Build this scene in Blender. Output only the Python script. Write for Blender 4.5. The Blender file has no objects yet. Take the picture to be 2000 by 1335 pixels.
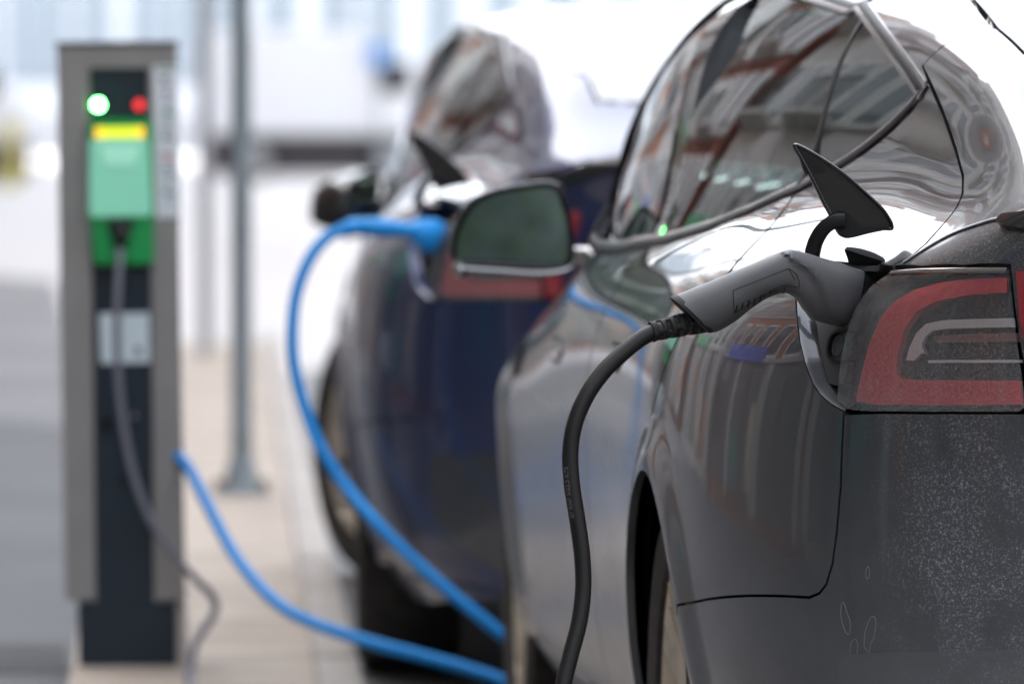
import bpy, bmesh, math, random
from mathutils import Vector, Matrix, geometry
from mathutils.bvhtree import BVHTree
random.seed(7)
C = bpy.context.scene
COL = C.collection
R = math.radians
V = Vector

# ------------------------------------------------------------------ camera
F_PX, CAM_Z = 13000.0, 1.22            # focal length in photo pixels (2000 wide)
VPX, VPY = 20.0, 203.0                 # where the street direction (+Y) vanishes
cam_d = bpy.data.cameras.new('camera')
cam = bpy.data.objects.new('camera', cam_d); COL.objects.link(cam)
cam_d.sensor_width = 36.0
cam_d.lens = F_PX * 36.0 / 2000.0
cam_d.clip_start, cam_d.clip_end = 0.1, 3000.0
cam.location = (0, 0, CAM_Z)
_yaw = math.atan((1000.0 - VPX) / F_PX)
_pit = math.atan((667.5 - VPY) / F_PX * math.cos(_yaw))
cam.rotation_euler = (R(90) - _pit, 0, -_yaw)
cam_d.dof.use_dof = True
cam_d.dof.focus_distance = 8.62
cam_d.dof.aperture_fstop = 5.0
C.camera = cam
CM = Matrix.LocRotScale(cam.location, cam.rotation_euler, None)
CMI = CM.inverted()
CO = V((0, 0, CAM_Z))

def ray(px, py):
    d = V(((px - 1000.0) / F_PX, (667.5 - py) / F_PX, -1.0))
    return (CM.to_3x3() @ d).normalized()

def proj(p):
    q = CMI @ V(p)
    return (1000.0 + q.x / -q.z * F_PX, 667.5 - q.y / -q.z * F_PX)

def at(px, py, y):                     # photo pixel at world distance Y -> point
    d = ray(px, py)
    return CO + d * (y / d.y)

def onground(px, py, z=0.0):
    d = ray(px, py)
    return CO + d * ((z - CAM_Z) / d.z)

# ------------------------------------------------------------------ light
w = bpy.data.worlds.new('World'); C.world = w; w.use_nodes = True
SUN_EL, SUN_AZ = 48.0, -60.0
nt = w.node_tree; nt.nodes.clear()
bgn = nt.nodes.new('ShaderNodeBackground'); wo = nt.nodes.new('ShaderNodeOutputWorld')
sky = nt.nodes.new('ShaderNodeTexSky'); sky.sky_type = 'NISHITA'; sky.sun_disc = False
sky.sun_elevation = R(SUN_EL); sky.sun_rotation = R(SUN_AZ)
sky.air_density, sky.dust_density, sky.ozone_density = 1.0, 4.0, 0.6
hsv = nt.nodes.new('ShaderNodeHueSaturation'); hsv.inputs['Saturation'].default_value = 0.36
nt.links.new(sky.outputs[0], hsv.inputs['Color'])
nt.links.new(hsv.outputs[0], bgn.inputs['Color']); bgn.inputs['Strength'].default_value = 0.15
nt.links.new(bgn.outputs[0], wo.inputs['Surface'])
sun_d = bpy.data.lights.new('sun', 'SUN'); sun = bpy.data.objects.new('sun', sun_d); COL.objects.link(sun)
sun_d.energy = 1.2; sun_d.angle = R(25); sun_d.color = (1.0, 0.98, 0.96)
_az, _el = R(SUN_AZ), R(SUN_EL)
sun_dir = V((math.sin(_az) * math.cos(_el), math.cos(_az) * math.cos(_el), math.sin(_el)))
sun.rotation_euler = sun_dir.to_track_quat('Z', 'Y').to_euler()
C.view_settings.view_transform = 'Standard'; C.view_settings.look = 'None'
C.view_settings.exposure = 2.35; C.view_settings.gamma = 1.0
C.view_settings.use_curve_mapping = False
C.cycles.max_bounces = 8; C.cycles.transparent_max_bounces = 16
C.cycles.sample_clamp_indirect = 4.0
C.cycles.use_denoising = True

# ------------------------------------------------------------------ helpers
def link(name, me, mats=None, parent=None):
    o = bpy.data.objects.new(name, me); COL.objects.link(o)
    if mats is not None:
        for m in (mats if isinstance(mats, (list, tuple)) else [mats]): me.materials.append(m)
    if parent is not None: o.parent = parent
    return o

def tag(o, label=None, cat=None, group=None, kind=None):
    if label: o['label'] = label
    if cat: o['category'] = cat
    if group: o['group'] = group
    if kind: o['kind'] = kind
    return o

def empty(name, loc=(0, 0, 0), rz=0.0, label=None, cat=None, group=None, tilt=(0, 0)):
    o = bpy.data.objects.new(name, None); COL.objects.link(o)
    o.location = loc; o.rotation_euler = (tilt[0], tilt[1], rz); o.empty_display_size = 0.1
    tag(o, label, cat, group)
    return o

def pyd(name, vs, fs, mat, parent=None, smooth=True):
    me = bpy.data.meshes.new(name); me.from_pydata([tuple(v) for v in vs], [], fs); me.validate()
    for p in me.polygons: p.use_smooth = smooth
    me.update()
    return link(name, me, mat, parent)

class MB:
    """collects simple shapes and links them as one mesh object"""
    def __init__(s): s.bm = bmesh.new()
    def box(s, c, d, rot=None, bev=0.0, seg=2):
        r = bmesh.ops.create_cube(s.bm, size=1.0)
        vs = r['verts']
        bmesh.ops.scale(s.bm, vec=V(d), verts=vs)
        if bev > 0:
            es = list({e for v in vs for e in v.link_edges})
            rr = bmesh.ops.bevel(s.bm, geom=es + vs, offset=bev, segments=seg, affect='EDGES', profile=0.5)
            vs = list({v for v in rr['verts']} | {v for v in vs if v.is_valid})
        if rot is not None: bmesh.ops.rotate(s.bm, cent=(0, 0, 0), matrix=rot, verts=vs)
        bmesh.ops.translate(s.bm, vec=V(c), verts=vs)
        return s
    def cyl(s, a, b, r1, r2=None, seg=24, cap=True):
        a, b = V(a), V(b); r2 = r1 if r2 is None else r2
        L = (b - a).length
        q = (b - a).to_track_quat('Z', 'Y').to_matrix().to_4x4()
        bmesh.ops.create_cone(s.bm, cap_ends=cap, cap_tris=False, segments=seg, radius1=r1, radius2=r2, depth=L,
                              matrix=Matrix.Translation((a + b) / 2) @ q)
        return s
    def sph(s, c, r, seg=20, sc=(1, 1, 1)):
        bmesh.ops.create_uvsphere(s.bm, u_segments=seg, v_segments=seg // 2, radius=r,
                                  matrix=Matrix.Translation(V(c)) @ Matrix.Diagonal((*sc, 1)))
        return s
    def lathe(s, prof, c=(0, 0, 0), axis='Z', seg=48, caps=False):
        rings = []
        for (r, h) in prof:
            ring = []
            for k in range(seg):
                t = 2 * math.pi * k / seg
                a, b = r * math.cos(t), r * math.sin(t)
                p = {'Z': (a, b, h), 'X': (h, a, b), 'Y': (a, h, b)}[axis]
                ring.append(s.bm.verts.new(V(p) + V(c)))
            rings.append(ring)
        for A, B in zip(rings, rings[1:]):
            for k in range(seg):
                s.bm.faces.new((A[k], A[(k + 1) % seg], B[(k + 1) % seg], B[k]))
        if caps:
            s.bm.faces.new(rings[0]); s.bm.faces.new(rings[-1])
        return s
    def prism(s, poly, h0, h1, frame=None):
        """poly in 2D extruded h0..h1; frame: Matrix 4x4 taking (x,y,h)"""
        M_ = frame or Matrix.Identity(4)
        A = [s.bm.verts.new(M_ @ V((x, y, h0))) for x, y in poly]
        B = [s.bm.verts.new(M_ @ V((x, y, h1))) for x, y in poly]
        n = len(poly)
        s.bm.faces.new(A[::-1]); s.bm.faces.new(B)
        for k in range(n): s.bm.faces.new((A[k], A[(k + 1) % n], B[(k + 1) % n], B[k]))
        return s
    def build(s, name, mat, parent=None, smooth=True, auto=40, recalc=True):
        if recalc: bmesh.ops.recalc_face_normals(s.bm, faces=s.bm.faces)
        me = bpy.data.meshes.new(name); s.bm.to_mesh(me); s.bm.free()
        for p in me.polygons: p.use_smooth = smooth
        if smooth and auto:
            me.set_sharp_from_angle(angle=R(auto))
        return link(name, me, mat, parent)

def catmull(pts, n=8, closed=False):
    P = [V(p) for p in pts]; out = []
    N = len(P); rng = range(N) if closed else range(N - 1)
    for i in rng:
        p0 = P[(i - 1) % N] if closed or i > 0 else P[0] * 2 - P[1]
        p1, p2 = P[i], P[(i + 1) % N]
        p3 = P[(i + 2) % N] if closed or i + 2 < N else p2 * 2 - p1
        for k in range(n):
            t = k / n
            out.append(0.5 * ((2 * p1) + (p2 - p0) * t + (2 * p0 - 5 * p1 + 4 * p2 - p3) * t * t + (3 * p1 - p0 - 3 * p2 + p3) * t ** 3))
    if not closed: out.append(P[-1].copy())
    return out

def sweep(name, path, rad, mat, parent=None, seg=16, sect=None, caps=True, up=None):
    """tube along path; rad number or list; sect optional list of (a,b) unit offsets"""
    n = len(path); vs, fs = [], []
    sect = sect or [(math.cos(2 * math.pi * k / seg), math.sin(2 * math.pi * k / seg)) for k in range(seg)]
    m = len(sect)
    T = []
    for i in range(n):
        a = path[max(0, i - 1)]; b = path[min(n - 1, i + 1)]
        T.append((V(b) - V(a)).normalized())
    u = (up or V((0, 0, 1))); u = (u - T[0] * u.dot(T[0]))
    if u.length < 1e-3: u = T[0].orthogonal()
    u.normalize()
    for i in range(n):
        u = (u - T[i] * u.dot(T[i])).normalized(); b = T[i].cross(u)
        r = rad[i] if isinstance(rad, (list, tuple)) else rad
        for (x, y) in sect: vs.append(V(path[i]) + (u * x + b * y) * r)
    for i in range(n - 1):
        for k in range(m):
            fs.append((i * m + k, i * m + (k + 1) % m, (i + 1) * m + (k + 1) % m, (i + 1) * m + k))
    if caps:
        fs.append(tuple(range(m))[::-1]); fs.append(tuple((n - 1) * m + k for k in range(m)))
    return pyd(name, vs, fs, mat, parent)

# ------------------------------------------------------------------ materials
MATS = {}
def mat(name, color=(0.5, 0.5, 0.5), rough=0.5, metal=0.0, spec=0.5, coat=0.0, coat_r=0.03, emit=None, es=0.0, trans=0.0, ior=1.45,
        noise=None, bump=None, alpha=1.0):
    """noise=(scale, amount) varies the colour; bump=(scale, strength)"""
    if name in MATS: return MATS[name]
    m = bpy.data.materials.new(name); m.use_nodes = True
    n = m.node_tree.nodes; L = m.node_tree.links; b = n['Principled BSDF']
    b.inputs['Base Color'].default_value = (*color, 1)
    b.inputs['Roughness'].default_value = rough; b.inputs['Metallic'].default_value = metal
    b.inputs['Specular IOR Level'].default_value = spec
    b.inputs['Coat Weight'].default_value = coat; b.inputs['Coat Roughness'].default_value = coat_r
    b.inputs['IOR'].default_value = ior; b.inputs['Transmission Weight'].default_value = trans
    b.inputs['Alpha'].default_value = alpha
    if emit: b.inputs['Emission Color'].default_value = (*emit, 1); b.inputs['Emission Strength'].default_value = es
    tc = n.new('ShaderNodeTexCoord')
    if noise:
        nz = n.new('ShaderNodeTexNoise'); nz.inputs['Scale'].default_value = noise[0]; nz.inputs['Detail'].default_value = 6
        L.new(tc.outputs['Object'], nz.inputs['Vector'])
        rp = n.new('ShaderNodeMapRange'); rp.inputs['From Min'].default_value = 0.3; rp.inputs['From Max'].default_value = 0.7
        rp.inputs['To Min'].default_value = 1 - noise[1]; rp.inputs['To Max'].default_value = 1 + noise[1]
        L.new(nz.outputs['Fac'], rp.inputs['Value'])
        mx = n.new('ShaderNodeMix'); mx.data_type = 'RGBA'; mx.blend_type = 'MULTIPLY'; mx.inputs[0].default_value = 1
        mx.inputs[6].default_value = (*color, 1); L.new(rp.outputs[0], mx.inputs[7])
        L.new(mx.outputs[2], b.inputs['Base Color'])
    if bump:
        nb = n.new('ShaderNodeTexNoise'); nb.inputs['Scale'].default_value = bump[0]; nb.inputs['Detail'].default_value = 4
        L.new(tc.outputs['Object'], nb.inputs['Vector'])
        bp = n.new('ShaderNodeBump'); bp.inputs['Strength'].default_value = bump[1]; bp.inputs['Distance'].default_value = 0.002
        L.new(nb.outputs['Fac'], bp.inputs['Height']); L.new(bp.outputs[0], b.inputs['Normal'])
    MATS[name] = m
    return m
# ------------------------------------------------------------------ car body surface (local: x lateral, left negative; y forward from rear axle; z up)
SECT = {   # u : 11 half-section points (w, z), sill -> roof/hood centre line
 3.66: [(-.50,.20),(-.52,.27),(-.54,.36),(-.54,.45),(-.52,.53),(-.49,.59),(-.44,.625),(-.36,.645),(-.26,.655),(-.14,.66),(0,.665)],
 3.45: [(-.74,.18),(-.77,.27),(-.79,.38),(-.79,.50),(-.765,.60),(-.71,.665),(-.63,.705),(-.52,.725),(-.38,.74),(-.2,.75),(0,.755)],
 3.10: [(-.80,.17),(-.87,.27),(-.90,.42),(-.90,.58),(-.88,.70),(-.82,.775),(-.73,.80),(-.60,.81),(-.44,.825),(-.24,.845),(0,.85)],
 2.80: [(-.80,.16),(-.89,.27),(-.92,.45),(-.925,.63),(-.905,.76),(-.85,.83),(-.76,.855),(-.63,.865),(-.46,.88),(-.25,.90),(0,.91)],
 2.40: [(-.80,.16),(-.89,.26),(-.915,.46),(-.918,.65),(-.90,.79),(-.86,.87),(-.78,.91),(-.66,.925),(-.48,.95),(-.26,.97),(0,.98)],
 2.05: [(-.80,.16),(-.89,.26),(-.912,.46),(-.915,.66),(-.90,.81),(-.87,.90),(-.81,.965),(-.775,1.075),(-.70,1.175),(-.40,1.235),(0,1.25)],
 1.70: [(-.80,.16),(-.89,.26),(-.912,.47),(-.915,.67),(-.905,.83),(-.875,.92),(-.80,.985),(-.77,1.155),(-.705,1.315),(-.45,1.375),(0,1.39)],
 1.30: [(-.80,.16),(-.89,.26),(-.912,.48),(-.915,.69),(-.908,.85),(-.875,.94),(-.79,1.005),(-.755,1.20),(-.685,1.39),(-.47,1.44),(0,1.452)],
 0.85: [(-.80,.16),(-.89,.26),(-.915,.49),(-.918,.71),(-.910,.87),(-.87,.96),(-.775,1.03),(-.73,1.22),(-.65,1.405),(-.46,1.455),(0,1.465)],
 0.42: [(-.80,.16),(-.89,.26),(-.922,.50),(-.925,.72),(-.912,.885),(-.865,.975),(-.75,1.06),(-.69,1.215),(-.60,1.378),(-.43,1.438),(0,1.45)],
0.05: [(-.80,.16),(-.89,.26),(-.925,.50),(-.928,.72),(-.912,.895),(-.86,.99),(-.715,1.085),(-.655,1.21),(-.588,1.343),(-.45,1.402),(0,1.415)],
-0.25: [(-.79,.17),(-.88,.27),(-.922,.50),(-.924,.72),(-.905,.90),(-.85,1.00),(-.640,1.090),(-.600,1.19),(-.562,1.298),(-.43,1.35),(0,1.362)],
-0.50: [(-.77,.18),(-.85,.28),(-.895,.50),(-.897,.72),(-.875,.90),(-.82,1.00),(-.605,1.082),(-.575,1.165),(-.545,1.252),(-.42,1.292),(0,1.305)],
-0.70: [(-.72,.20),(-.79,.30),(-.835,.50),(-.835,.72),(-.81,.90),(-.765,.99),(-.595,1.06),(-.562,1.115),(-.52,1.17),(-.40,1.195),(0,1.205)],
-0.86: [(-.64,.22),(-.69,.32),(-.73,.50),(-.725,.72),(-.70,.90),(-.685,.985),(-.62,1.043),(-.545,1.082),(-.44,1.105),(-.30,1.115),(0,1.12)],
}
SECT0 = dict(SECT)
CAP = [  # rows 0..7 (z of section rows) : u at column A and B ; lateral of A/B from rows 9,10
 (-.92,-.95),(-.97,-1.01),(-1.00,-1.05),(-.965,-1.00),(-.955,-.985),(-.950,-.980),(-.955,-.985),(-.982,-1.005)]
def body_mesh(levels):
    us = sorted(SECT, reverse=True)
    vs, fs = [], []
    def lerp(x, x0, x1): return min(1.0, max(0.0, (x - x0) / (x1 - x0)))
    def full(u):
        h = []
        for k, (w_, z) in enumerate(SECT0[u]):
            if w_ < 0:
                e = .014 if k < 7 else .008
                if k < 7 and u < 3.2: e += .022 * lerp(u, 1.2, 2.6)
                if 6 <= k <= 9: e += (.03, .05, .075, .08)[k - 6] * lerp(u, .3, 1.3) * (1 - lerp(u, 2.0, 2.5))
                w_ -= e * min(1, -w_ / .4)
            h.append((w_, z))
        SECT[u] = h
        return [(w_, u, z) for (w_, z) in h] + [(-w_, u, z) for (w_, z) in h[-2::-1]]
    for u in us:
        r = full(u)
        if u == us[-1]: r = [(a, b + (0, 0, 0, 0, 0, -.008, -.040, -.075, -.105, -.125, -.135)[min(i, 20 - i)], c) for i, (a, b, c) in enumerate(r)]
        vs += r
    n = 21
    for i in range(len(us) - 1):
        for k in range(n - 1):
            fs.append((i * n + k, i * n + k + 1, (i + 1) * n + k + 1, (i + 1) * n + k))
    def cap(base, us_cap, h, flip):
        # columns: 0 = left edge rows, 1 = A left, 2 = centre, 3 = A right, 4 = right edge
        g = [[None] * 5 for _ in range(9)]
        for r in range(9):
            g[r][0] = base + r; g[r][4] = base + 20 - r
        g[8][1], g[8][2], g[8][3] = base + 9, base + 10, base + 11
        for r in range(8):
            z = h[r][1]; wl = h[r][0]
            ua, ub = us_cap[r]
            for c, ww, uu in ((1, wl * .52, ua), (2, 0, ub), (3, -wl * .52, ua)):
                vs.append((ww, uu, z)); g[r][c] = len(vs) - 1
        for r in range(8):
            for c in range(4):
                f = (g[r][c], g[r][c + 1], g[r + 1][c + 1], g[r + 1][c])
                fs.append(f[::-1] if flip else f)
    cap((len(us) - 1) * n, CAP, SECT[us[-1]], False)
    hf = SECT[us[0]]
    cap(0, [(3.74, 3.78)] * 8, hf, True)
    me = bpy.data.meshes.new('cage'); me.from_pydata(vs, [], fs); me.update()
    bm = bmesh.new(); bm.from_mesh(me); bmesh.ops.recalc_face_normals(bm, faces=bm.faces); bm.to_mesh(me); bm.free()
    o = bpy.data.objects.new('cage', me); COL.objects.link(o)
    md = o.modifiers.new('s', 'SUBSURF'); md.levels = levels; md.render_levels = levels
    dg = bpy.context.evaluated_depsgraph_get(); dg.update()
    out = bpy.data.meshes.new_from_object(o.evaluated_get(dg))
    bpy.data.objects.remove(o); bpy.data.meshes.remove(me)
    for p in out.polygons: p.use_smooth = True
    return out
CAR_X, CAR_Y = 1.846, 9.39
CARM = Matrix.Translation((CAR_X, CAR_Y, 0))
# ------------------------------------------------------------------ materials of the cars
def new_mat(name):
    m = bpy.data.materials.new(name); m.use_nodes = True; MATS[name] = m
    return m, m.node_tree.nodes, m.node_tree.links

def car_paint(name, col, metal=0.55, dirt=0.0, flake=1.0):
    m, n, L = new_mat(name); b = n['Principled BSDF']
    tc = n.new('ShaderNodeTexCoord')
    vo = n.new('ShaderNodeTexNoise'); vo.inputs['Scale'].default_value = 1400; vo.inputs['Detail'].default_value = 1
    L.new(tc.outputs['Object'], vo.inputs['Vector'])
    mr = n.new('ShaderNodeMapRange'); mr.inputs['From Min'].default_value = .3; mr.inputs['From Max'].default_value = .7
    mr.inputs['To Min'].default_value = 1 - .22 * flake; mr.inputs['To Max'].default_value = 1 + .22 * flake
    L.new(vo.outputs['Fac'], mr.inputs['Value'])
    mx = n.new('ShaderNodeMix'); mx.data_type = 'RGBA'; mx.blend_type = 'MULTIPLY'; mx.inputs[0].default_value = 1
    mx.inputs[6].default_value = (*col, 1); L.new(mr.outputs[0], mx.inputs[7])
    b.inputs['Metallic'].default_value = metal; b.inputs['Roughness'].default_value = .36
    b.inputs['Coat Weight'].default_value = 1.0; b.inputs['Coat Roughness'].default_value = .02; b.inputs['Coat IOR'].default_value = 1.65
    if dirt <= 0:
        L.new(mx.outputs[2], b.inputs['Base Color'])
        return m
    # dried road salt: fine speckle gathered in clouds, and a thin film
    sx = n.new('ShaderNodeSeparateXYZ'); L.new(tc.outputs['Object'], sx.inputs[0])
    n1 = n.new('ShaderNodeTexNoise'); n1.inputs['Scale'].default_value = 290; n1.inputs['Detail'].default_value = 8; n1.inputs['Roughness'].default_value = .80
    n2 = n.new('ShaderNodeTexNoise'); n2.inputs['Scale'].default_value = 13; n2.inputs['Detail'].default_value = 5; n2.inputs['Roughness'].default_value = .65
    n3 = n.new('ShaderNodeTexNoise'); n3.inputs['Scale'].default_value = 90; n3.inputs['Detail'].default_value = 3
    for q in (n1, n2, n3): L.new(tc.outputs['Object'], q.inputs['Vector'])
    def mapr(src, a, c, d=0.0, e=1.0):
        r = n.new('ShaderNodeMapRange'); r.inputs['From Min'].default_value = a; r.inputs['From Max'].default_value = c
        r.inputs['To Min'].default_value = d; r.inputs['To Max'].default_value = e; L.new(src, r.inputs['Value']); return r.outputs[0]
    def math_(op, a, c):
        r = n.new('ShaderNodeMath'); r.operation = op
        for k, v in enumerate((a, c)):
            if isinstance(v, (int, float)): r.inputs[k].default_value = v
            else: L.new(v, r.inputs[k])
        r.use_clamp = True
        return r.outputs[0]
    cloud = mapr(n2.outputs['Fac'], .35, .62)
    side = mapr(sx.outputs['X'], -.77, -.66)            # the rear face catches the spray, the flank does not
    side = math_('MULTIPLY', side, math_('MULTIPLY', mapr(sx.outputs['Y'], -.66, -.80), mapr(sx.outputs['Z'], 1.11, 1.06)))
    low = mapr(sx.outputs['Z'], .95, .60, .45, 1.0)
    sp = mapr(n1.outputs['Fac'], .51, .60)
    sp2 = mapr(n3.outputs['Fac'], .52, .72)
    speck = math_('MULTIPLY', math_('MULTIPLY', math_('ADD', sp, math_('MULTIPLY', sp2, .25)), math_('ADD', cloud, .22)), math_('MULTIPLY', side, low))
    speck = math_('MULTIPLY', speck, dirt)
    film = math_('MULTIPLY', math_('ADD', math_('MULTIPLY', cloud, .5), .35), math_('MULTIPLY', math_('MULTIPLY', side, low), .20 * dirt))
    fac = math_('MAXIMUM', speck, film)
    grime = math_('MULTIPLY', mapr(sx.outputs['Z'], .95, .35), math_('ADD', math_('MULTIPLY', n2.outputs['Fac'], .5), .55))
    fac = math_('MAXIMUM', fac, math_('MULTIPLY', grime, .44 * (1.0 if dirt > .5 else .25)))
    m2 = n.new('ShaderNodeMix'); m2.data_type = 'RGBA'; m2.inputs[7].default_value = (.31, .335, .365, 1)
    L.new(fac, m2.inputs[0]); L.new(mx.outputs[2], m2.inputs[6]); L.new(m2.outputs[2], b.inputs['Base Color'])
    inv = math_('SUBTRACT', 1.0, fac)
    L.new(math_('MULTIPLY', inv, metal), b.inputs['Metallic'])
    L.new(math_('SUBTRACT', 1.0, math_('MULTIPLY', fac, 1.3)), b.inputs['Coat Weight'])
    L.new(math_('MAXIMUM', math_('ADD', math_('MULTIPLY', math_('MULTIPLY', side, low), .16 * dirt), .015), math_('MULTIPLY', math_('POWER', grime, 1.0), .24)), b.inputs['Coat Roughness'])
    return m

def thin_glass(name, tint=(.62, .70, .66), trans=1.0, haze=0.0, dust=0.0, ior=1.5, haze_col=(.8, .82, .84)):
    """one sheet: fresnel mirror over a tinted see-through sheet, with optional diffuse haze"""
    m, n, L = new_mat(name); n.remove(n['Principled BSDF']); out = n['Material Output']
    tr = n.new('ShaderNodeBsdfTransparent'); tr.inputs[0].default_value = (*tint, 1)
    gl = n.new('ShaderNodeBsdfGlossy'); gl.inputs['Roughness'].default_value = .015
    fr = n.new('ShaderNodeFresnel'); fr.inputs['IOR'].default_value = ior
    ml = n.new('ShaderNodeMath'); ml.operation = 'MULTIPLY'; ml.inputs[1].default_value = 1.2; ml.use_clamp = True
    L.new(fr.outputs[0], ml.inputs[0])
    mx = n.new('ShaderNodeMixShader'); L.new(ml.outputs[0], mx.inputs[0]); 
    base = tr.outputs[0]
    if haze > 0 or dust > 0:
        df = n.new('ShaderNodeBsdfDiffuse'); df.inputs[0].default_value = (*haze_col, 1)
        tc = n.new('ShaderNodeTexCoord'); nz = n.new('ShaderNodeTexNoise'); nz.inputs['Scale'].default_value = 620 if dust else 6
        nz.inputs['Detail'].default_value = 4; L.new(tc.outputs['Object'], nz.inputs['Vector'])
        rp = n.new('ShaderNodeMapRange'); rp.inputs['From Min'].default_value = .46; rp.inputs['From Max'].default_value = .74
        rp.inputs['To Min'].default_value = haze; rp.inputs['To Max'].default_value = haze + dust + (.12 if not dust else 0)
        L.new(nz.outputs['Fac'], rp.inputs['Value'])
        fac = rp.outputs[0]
        if dust:
            sx = n.new('ShaderNodeSeparateXYZ'); L.new(tc.outputs['Object'], sx.inputs[0])
            r2 = n.new('ShaderNodeMapRange'); r2.inputs['From Min'].default_value = .99; r2.inputs['From Max'].default_value = .83
            r2.inputs['To Min'].default_value = .45; r2.inputs['To Max'].default_value = 1.0; L.new(sx.outputs['Z'], r2.inputs['Value'])
            m3 = n.new('ShaderNodeMath'); m3.operation = 'MULTIPLY'; L.new(fac, m3.inputs[0]); L.new(r2.outputs[0], m3.inputs[1]); fac = m3.outputs[0]
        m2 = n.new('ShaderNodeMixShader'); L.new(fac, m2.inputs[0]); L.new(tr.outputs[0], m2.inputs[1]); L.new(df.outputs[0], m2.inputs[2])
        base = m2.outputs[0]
    L.new(base, mx.inputs[1]); L.new(gl.outputs[0], mx.inputs[2]); L.new(mx.outputs[0], out.inputs['Surface'])
    return m

GREY = car_paint('grey_metallic_paint', (.036, .038, .043), metal=.5, dirt=1.0)
BLUE = car_paint('blue_metallic_paint', (.003, .014, .080), dirt=.05)
GLASS = thin_glass('side_window_glass', (.60, .80, .73))
RGLASS = thin_glass('sky_white_rear_glass', (.25, .28, .28), haze=.42)  # diffuse white in it paints the sky's reflection on the rear window
LENS = thin_glass('lamp_lens', (.90, .88, .88), haze=.09, dust=.50, haze_col=(.50, .48, .48))
RED = mat('red_light_guide', (.98, .09, .11), .30, coat=.3)
BEZEL = mat('lamp_bezel', (.04, .042, .045), .35, coat=.3, bump=(300, .1))
CHROME = mat('brushed_trim', (.34, .33, .33), .20, 1.0)
MIRROR = mat('mirror_glass', (.80, .92, .88), .02, 1.0)
BLACKG = mat('gloss_black_plastic', (.008, .008, .009), .12, coat=.6)
BLACKM = mat('matt_black_plastic', (.007, .007, .008), .42, bump=(700, .25))
BLACKI = mat('inner_shell_black', (.006, .006, .006), .8)
PLUGM = mat('plug_black_plastic', (.080, .082, .088), .32, bump=(1500, .35))
PLUGD = mat('plug_soft_grip', (.008, .008, .009), .55, bump=(1500, .4))
RUBBER = mat('black_cable_rubber', (.007, .007, .0075), .40, bump=(900, .3))
PORTM = mat('port_grey_plastic', (.060, .063, .068), .5, bump=(900, .2))
SEAT = mat('seat_cover', (.02, .02, .021), .55)
TYRE = mat('tyre_rubber', (.028, .026, .024), .85, noise=(30, .35), bump=(120, .5))
RIM = mat('dirty_alloy', (.50, .45, .37), .42, .4, noise=(14, .30))
LINER = mat('wheel_arch_liner', (.008, .008, .008), .9)

# ------------------------------------------------------------------ panels cut from the body surface
me5 = body_mesh(5)
_b5 = bmesh.new(); _b5.from_mesh(me5); _b5.faces.ensure_lookup_table(); _b5.normal_update()
BVH = BVHTree.FromBMesh(_b5)
ORG = V((CAR_X, CAR_Y, 0))
ARCH_Z, ARCH_R = .335, .365
AXF = 2.875

def disp(p):
    """small relief on top of the cage: arch flares, bumper tuck, lid lip"""
    d = 0.0
    if abs(p.x) > .5:
        for ax in (0.0, AXF):
            r = math.hypot(p.y - ax, p.z - ARCH_Z)
            if r < .45:
                t = min(1, (.45 - r) / .075); d += .013 * t * t * (3 - 2 * t)
    if p.y < -.35 and p.z < .518:
        t = min(1, (.518 - p.z) / .02); t = t * t * (3 - 2 * t); t *= max(0, min(1, (-.66 - p.y) / .15)); d -= .0 * t
    return d

def surf(hit):
    """smooth position and normal on the car surface at a bvh hit"""
    loc, nrm, idx = hit[0], hit[1], hit[2]
    f = _b5.faces[idx]; vs = f.verts
    ws = [1.0 / (1e-6 + (v.co - loc).length_squared) for v in vs]
    n = sum((v.normal * w_ for v, w_ in zip(vs, ws)), V((0, 0, 0))).normalized()
    # bilinear on the quad is smoother than distance weights
    if len(vs) == 4:
        a, b, c, d = (v.co for v in vs)
        e1 = ((b - a) + (c - d)) / 2; e2 = ((d - a) + (c - b)) / 2
        q = loc - (a + b + c + d) / 4
        g11, g12, g22 = e1.dot(e1), e1.dot(e2), e2.dot(e2); det = g11 * g22 - g12 * g12
        if det > 1e-14:
            s = (q.dot(e1) * g22 - q.dot(e2) * g12) / det + .5; t = (q.dot(e2) * g11 - q.dot(e1) * g12) / det + .5
            s = min(1, max(0, s)); t = min(1, max(0, t))
            na, nb, nc, nd = (v.normal for v in vs)
            n = (na * (1 - s) * (1 - t) + nb * s * (1 - t) + nc * s * t + nd * (1 - s) * t).normalized()
    d0 = disp(loc)
    if loc.z < .8 and (d0 != 0 or loc.z < .56):
        t1 = n.orthogonal().normalized(); t2 = n.cross(t1); h = .003
        g = t1 * ((disp(loc + t1 * h) - disp(loc - t1 * h)) / (2 * h)) + t2 * ((disp(loc + t2 * h) - disp(loc - t2 * h)) / (2 * h))
        n2 = (n - g).normalized()
        return loc + n * d0, n2
    return loc + n * d0, n

def px_hit(x, y):
    h = BVH.ray_cast(CO - ORG, ray(x, y))
    if h[0] is None:                    # off the outline: nearest point of the surface to the ray
        o, d = CO - ORG, ray(x, y)
        best = None
        for k in range(40):
            q = o + d * ((7.5 + k * .15 )/ d.y); f = BVH.find_nearest(q)
            if f[0] is not None and (best is None or f[3] < best[3]): best = f
        h = best
    return h[0].copy()

def pxs(txt):
    return [px_hit(*map(float, q.split(','))) for q in txt.split()]

def uzs(pts, side=-1):
    out = []
    for (u, z) in pts:
        h = BVH.ray_cast(V((3 * side, u, z)), V((-side, 0, 0)))
        if h[0] is None: h = BVH.find_nearest(V((side * .6, u, z)))
        out.append(h[0].copy())
    return out

def dens(P, step=.012):
    out = []
    for a, b in zip(P, P[1:] + P[:1]):
        n = max(1, int((b - a).length / step))
        out += [a.lerp(b, k / n) for k in range(n)]
    return out

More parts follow.
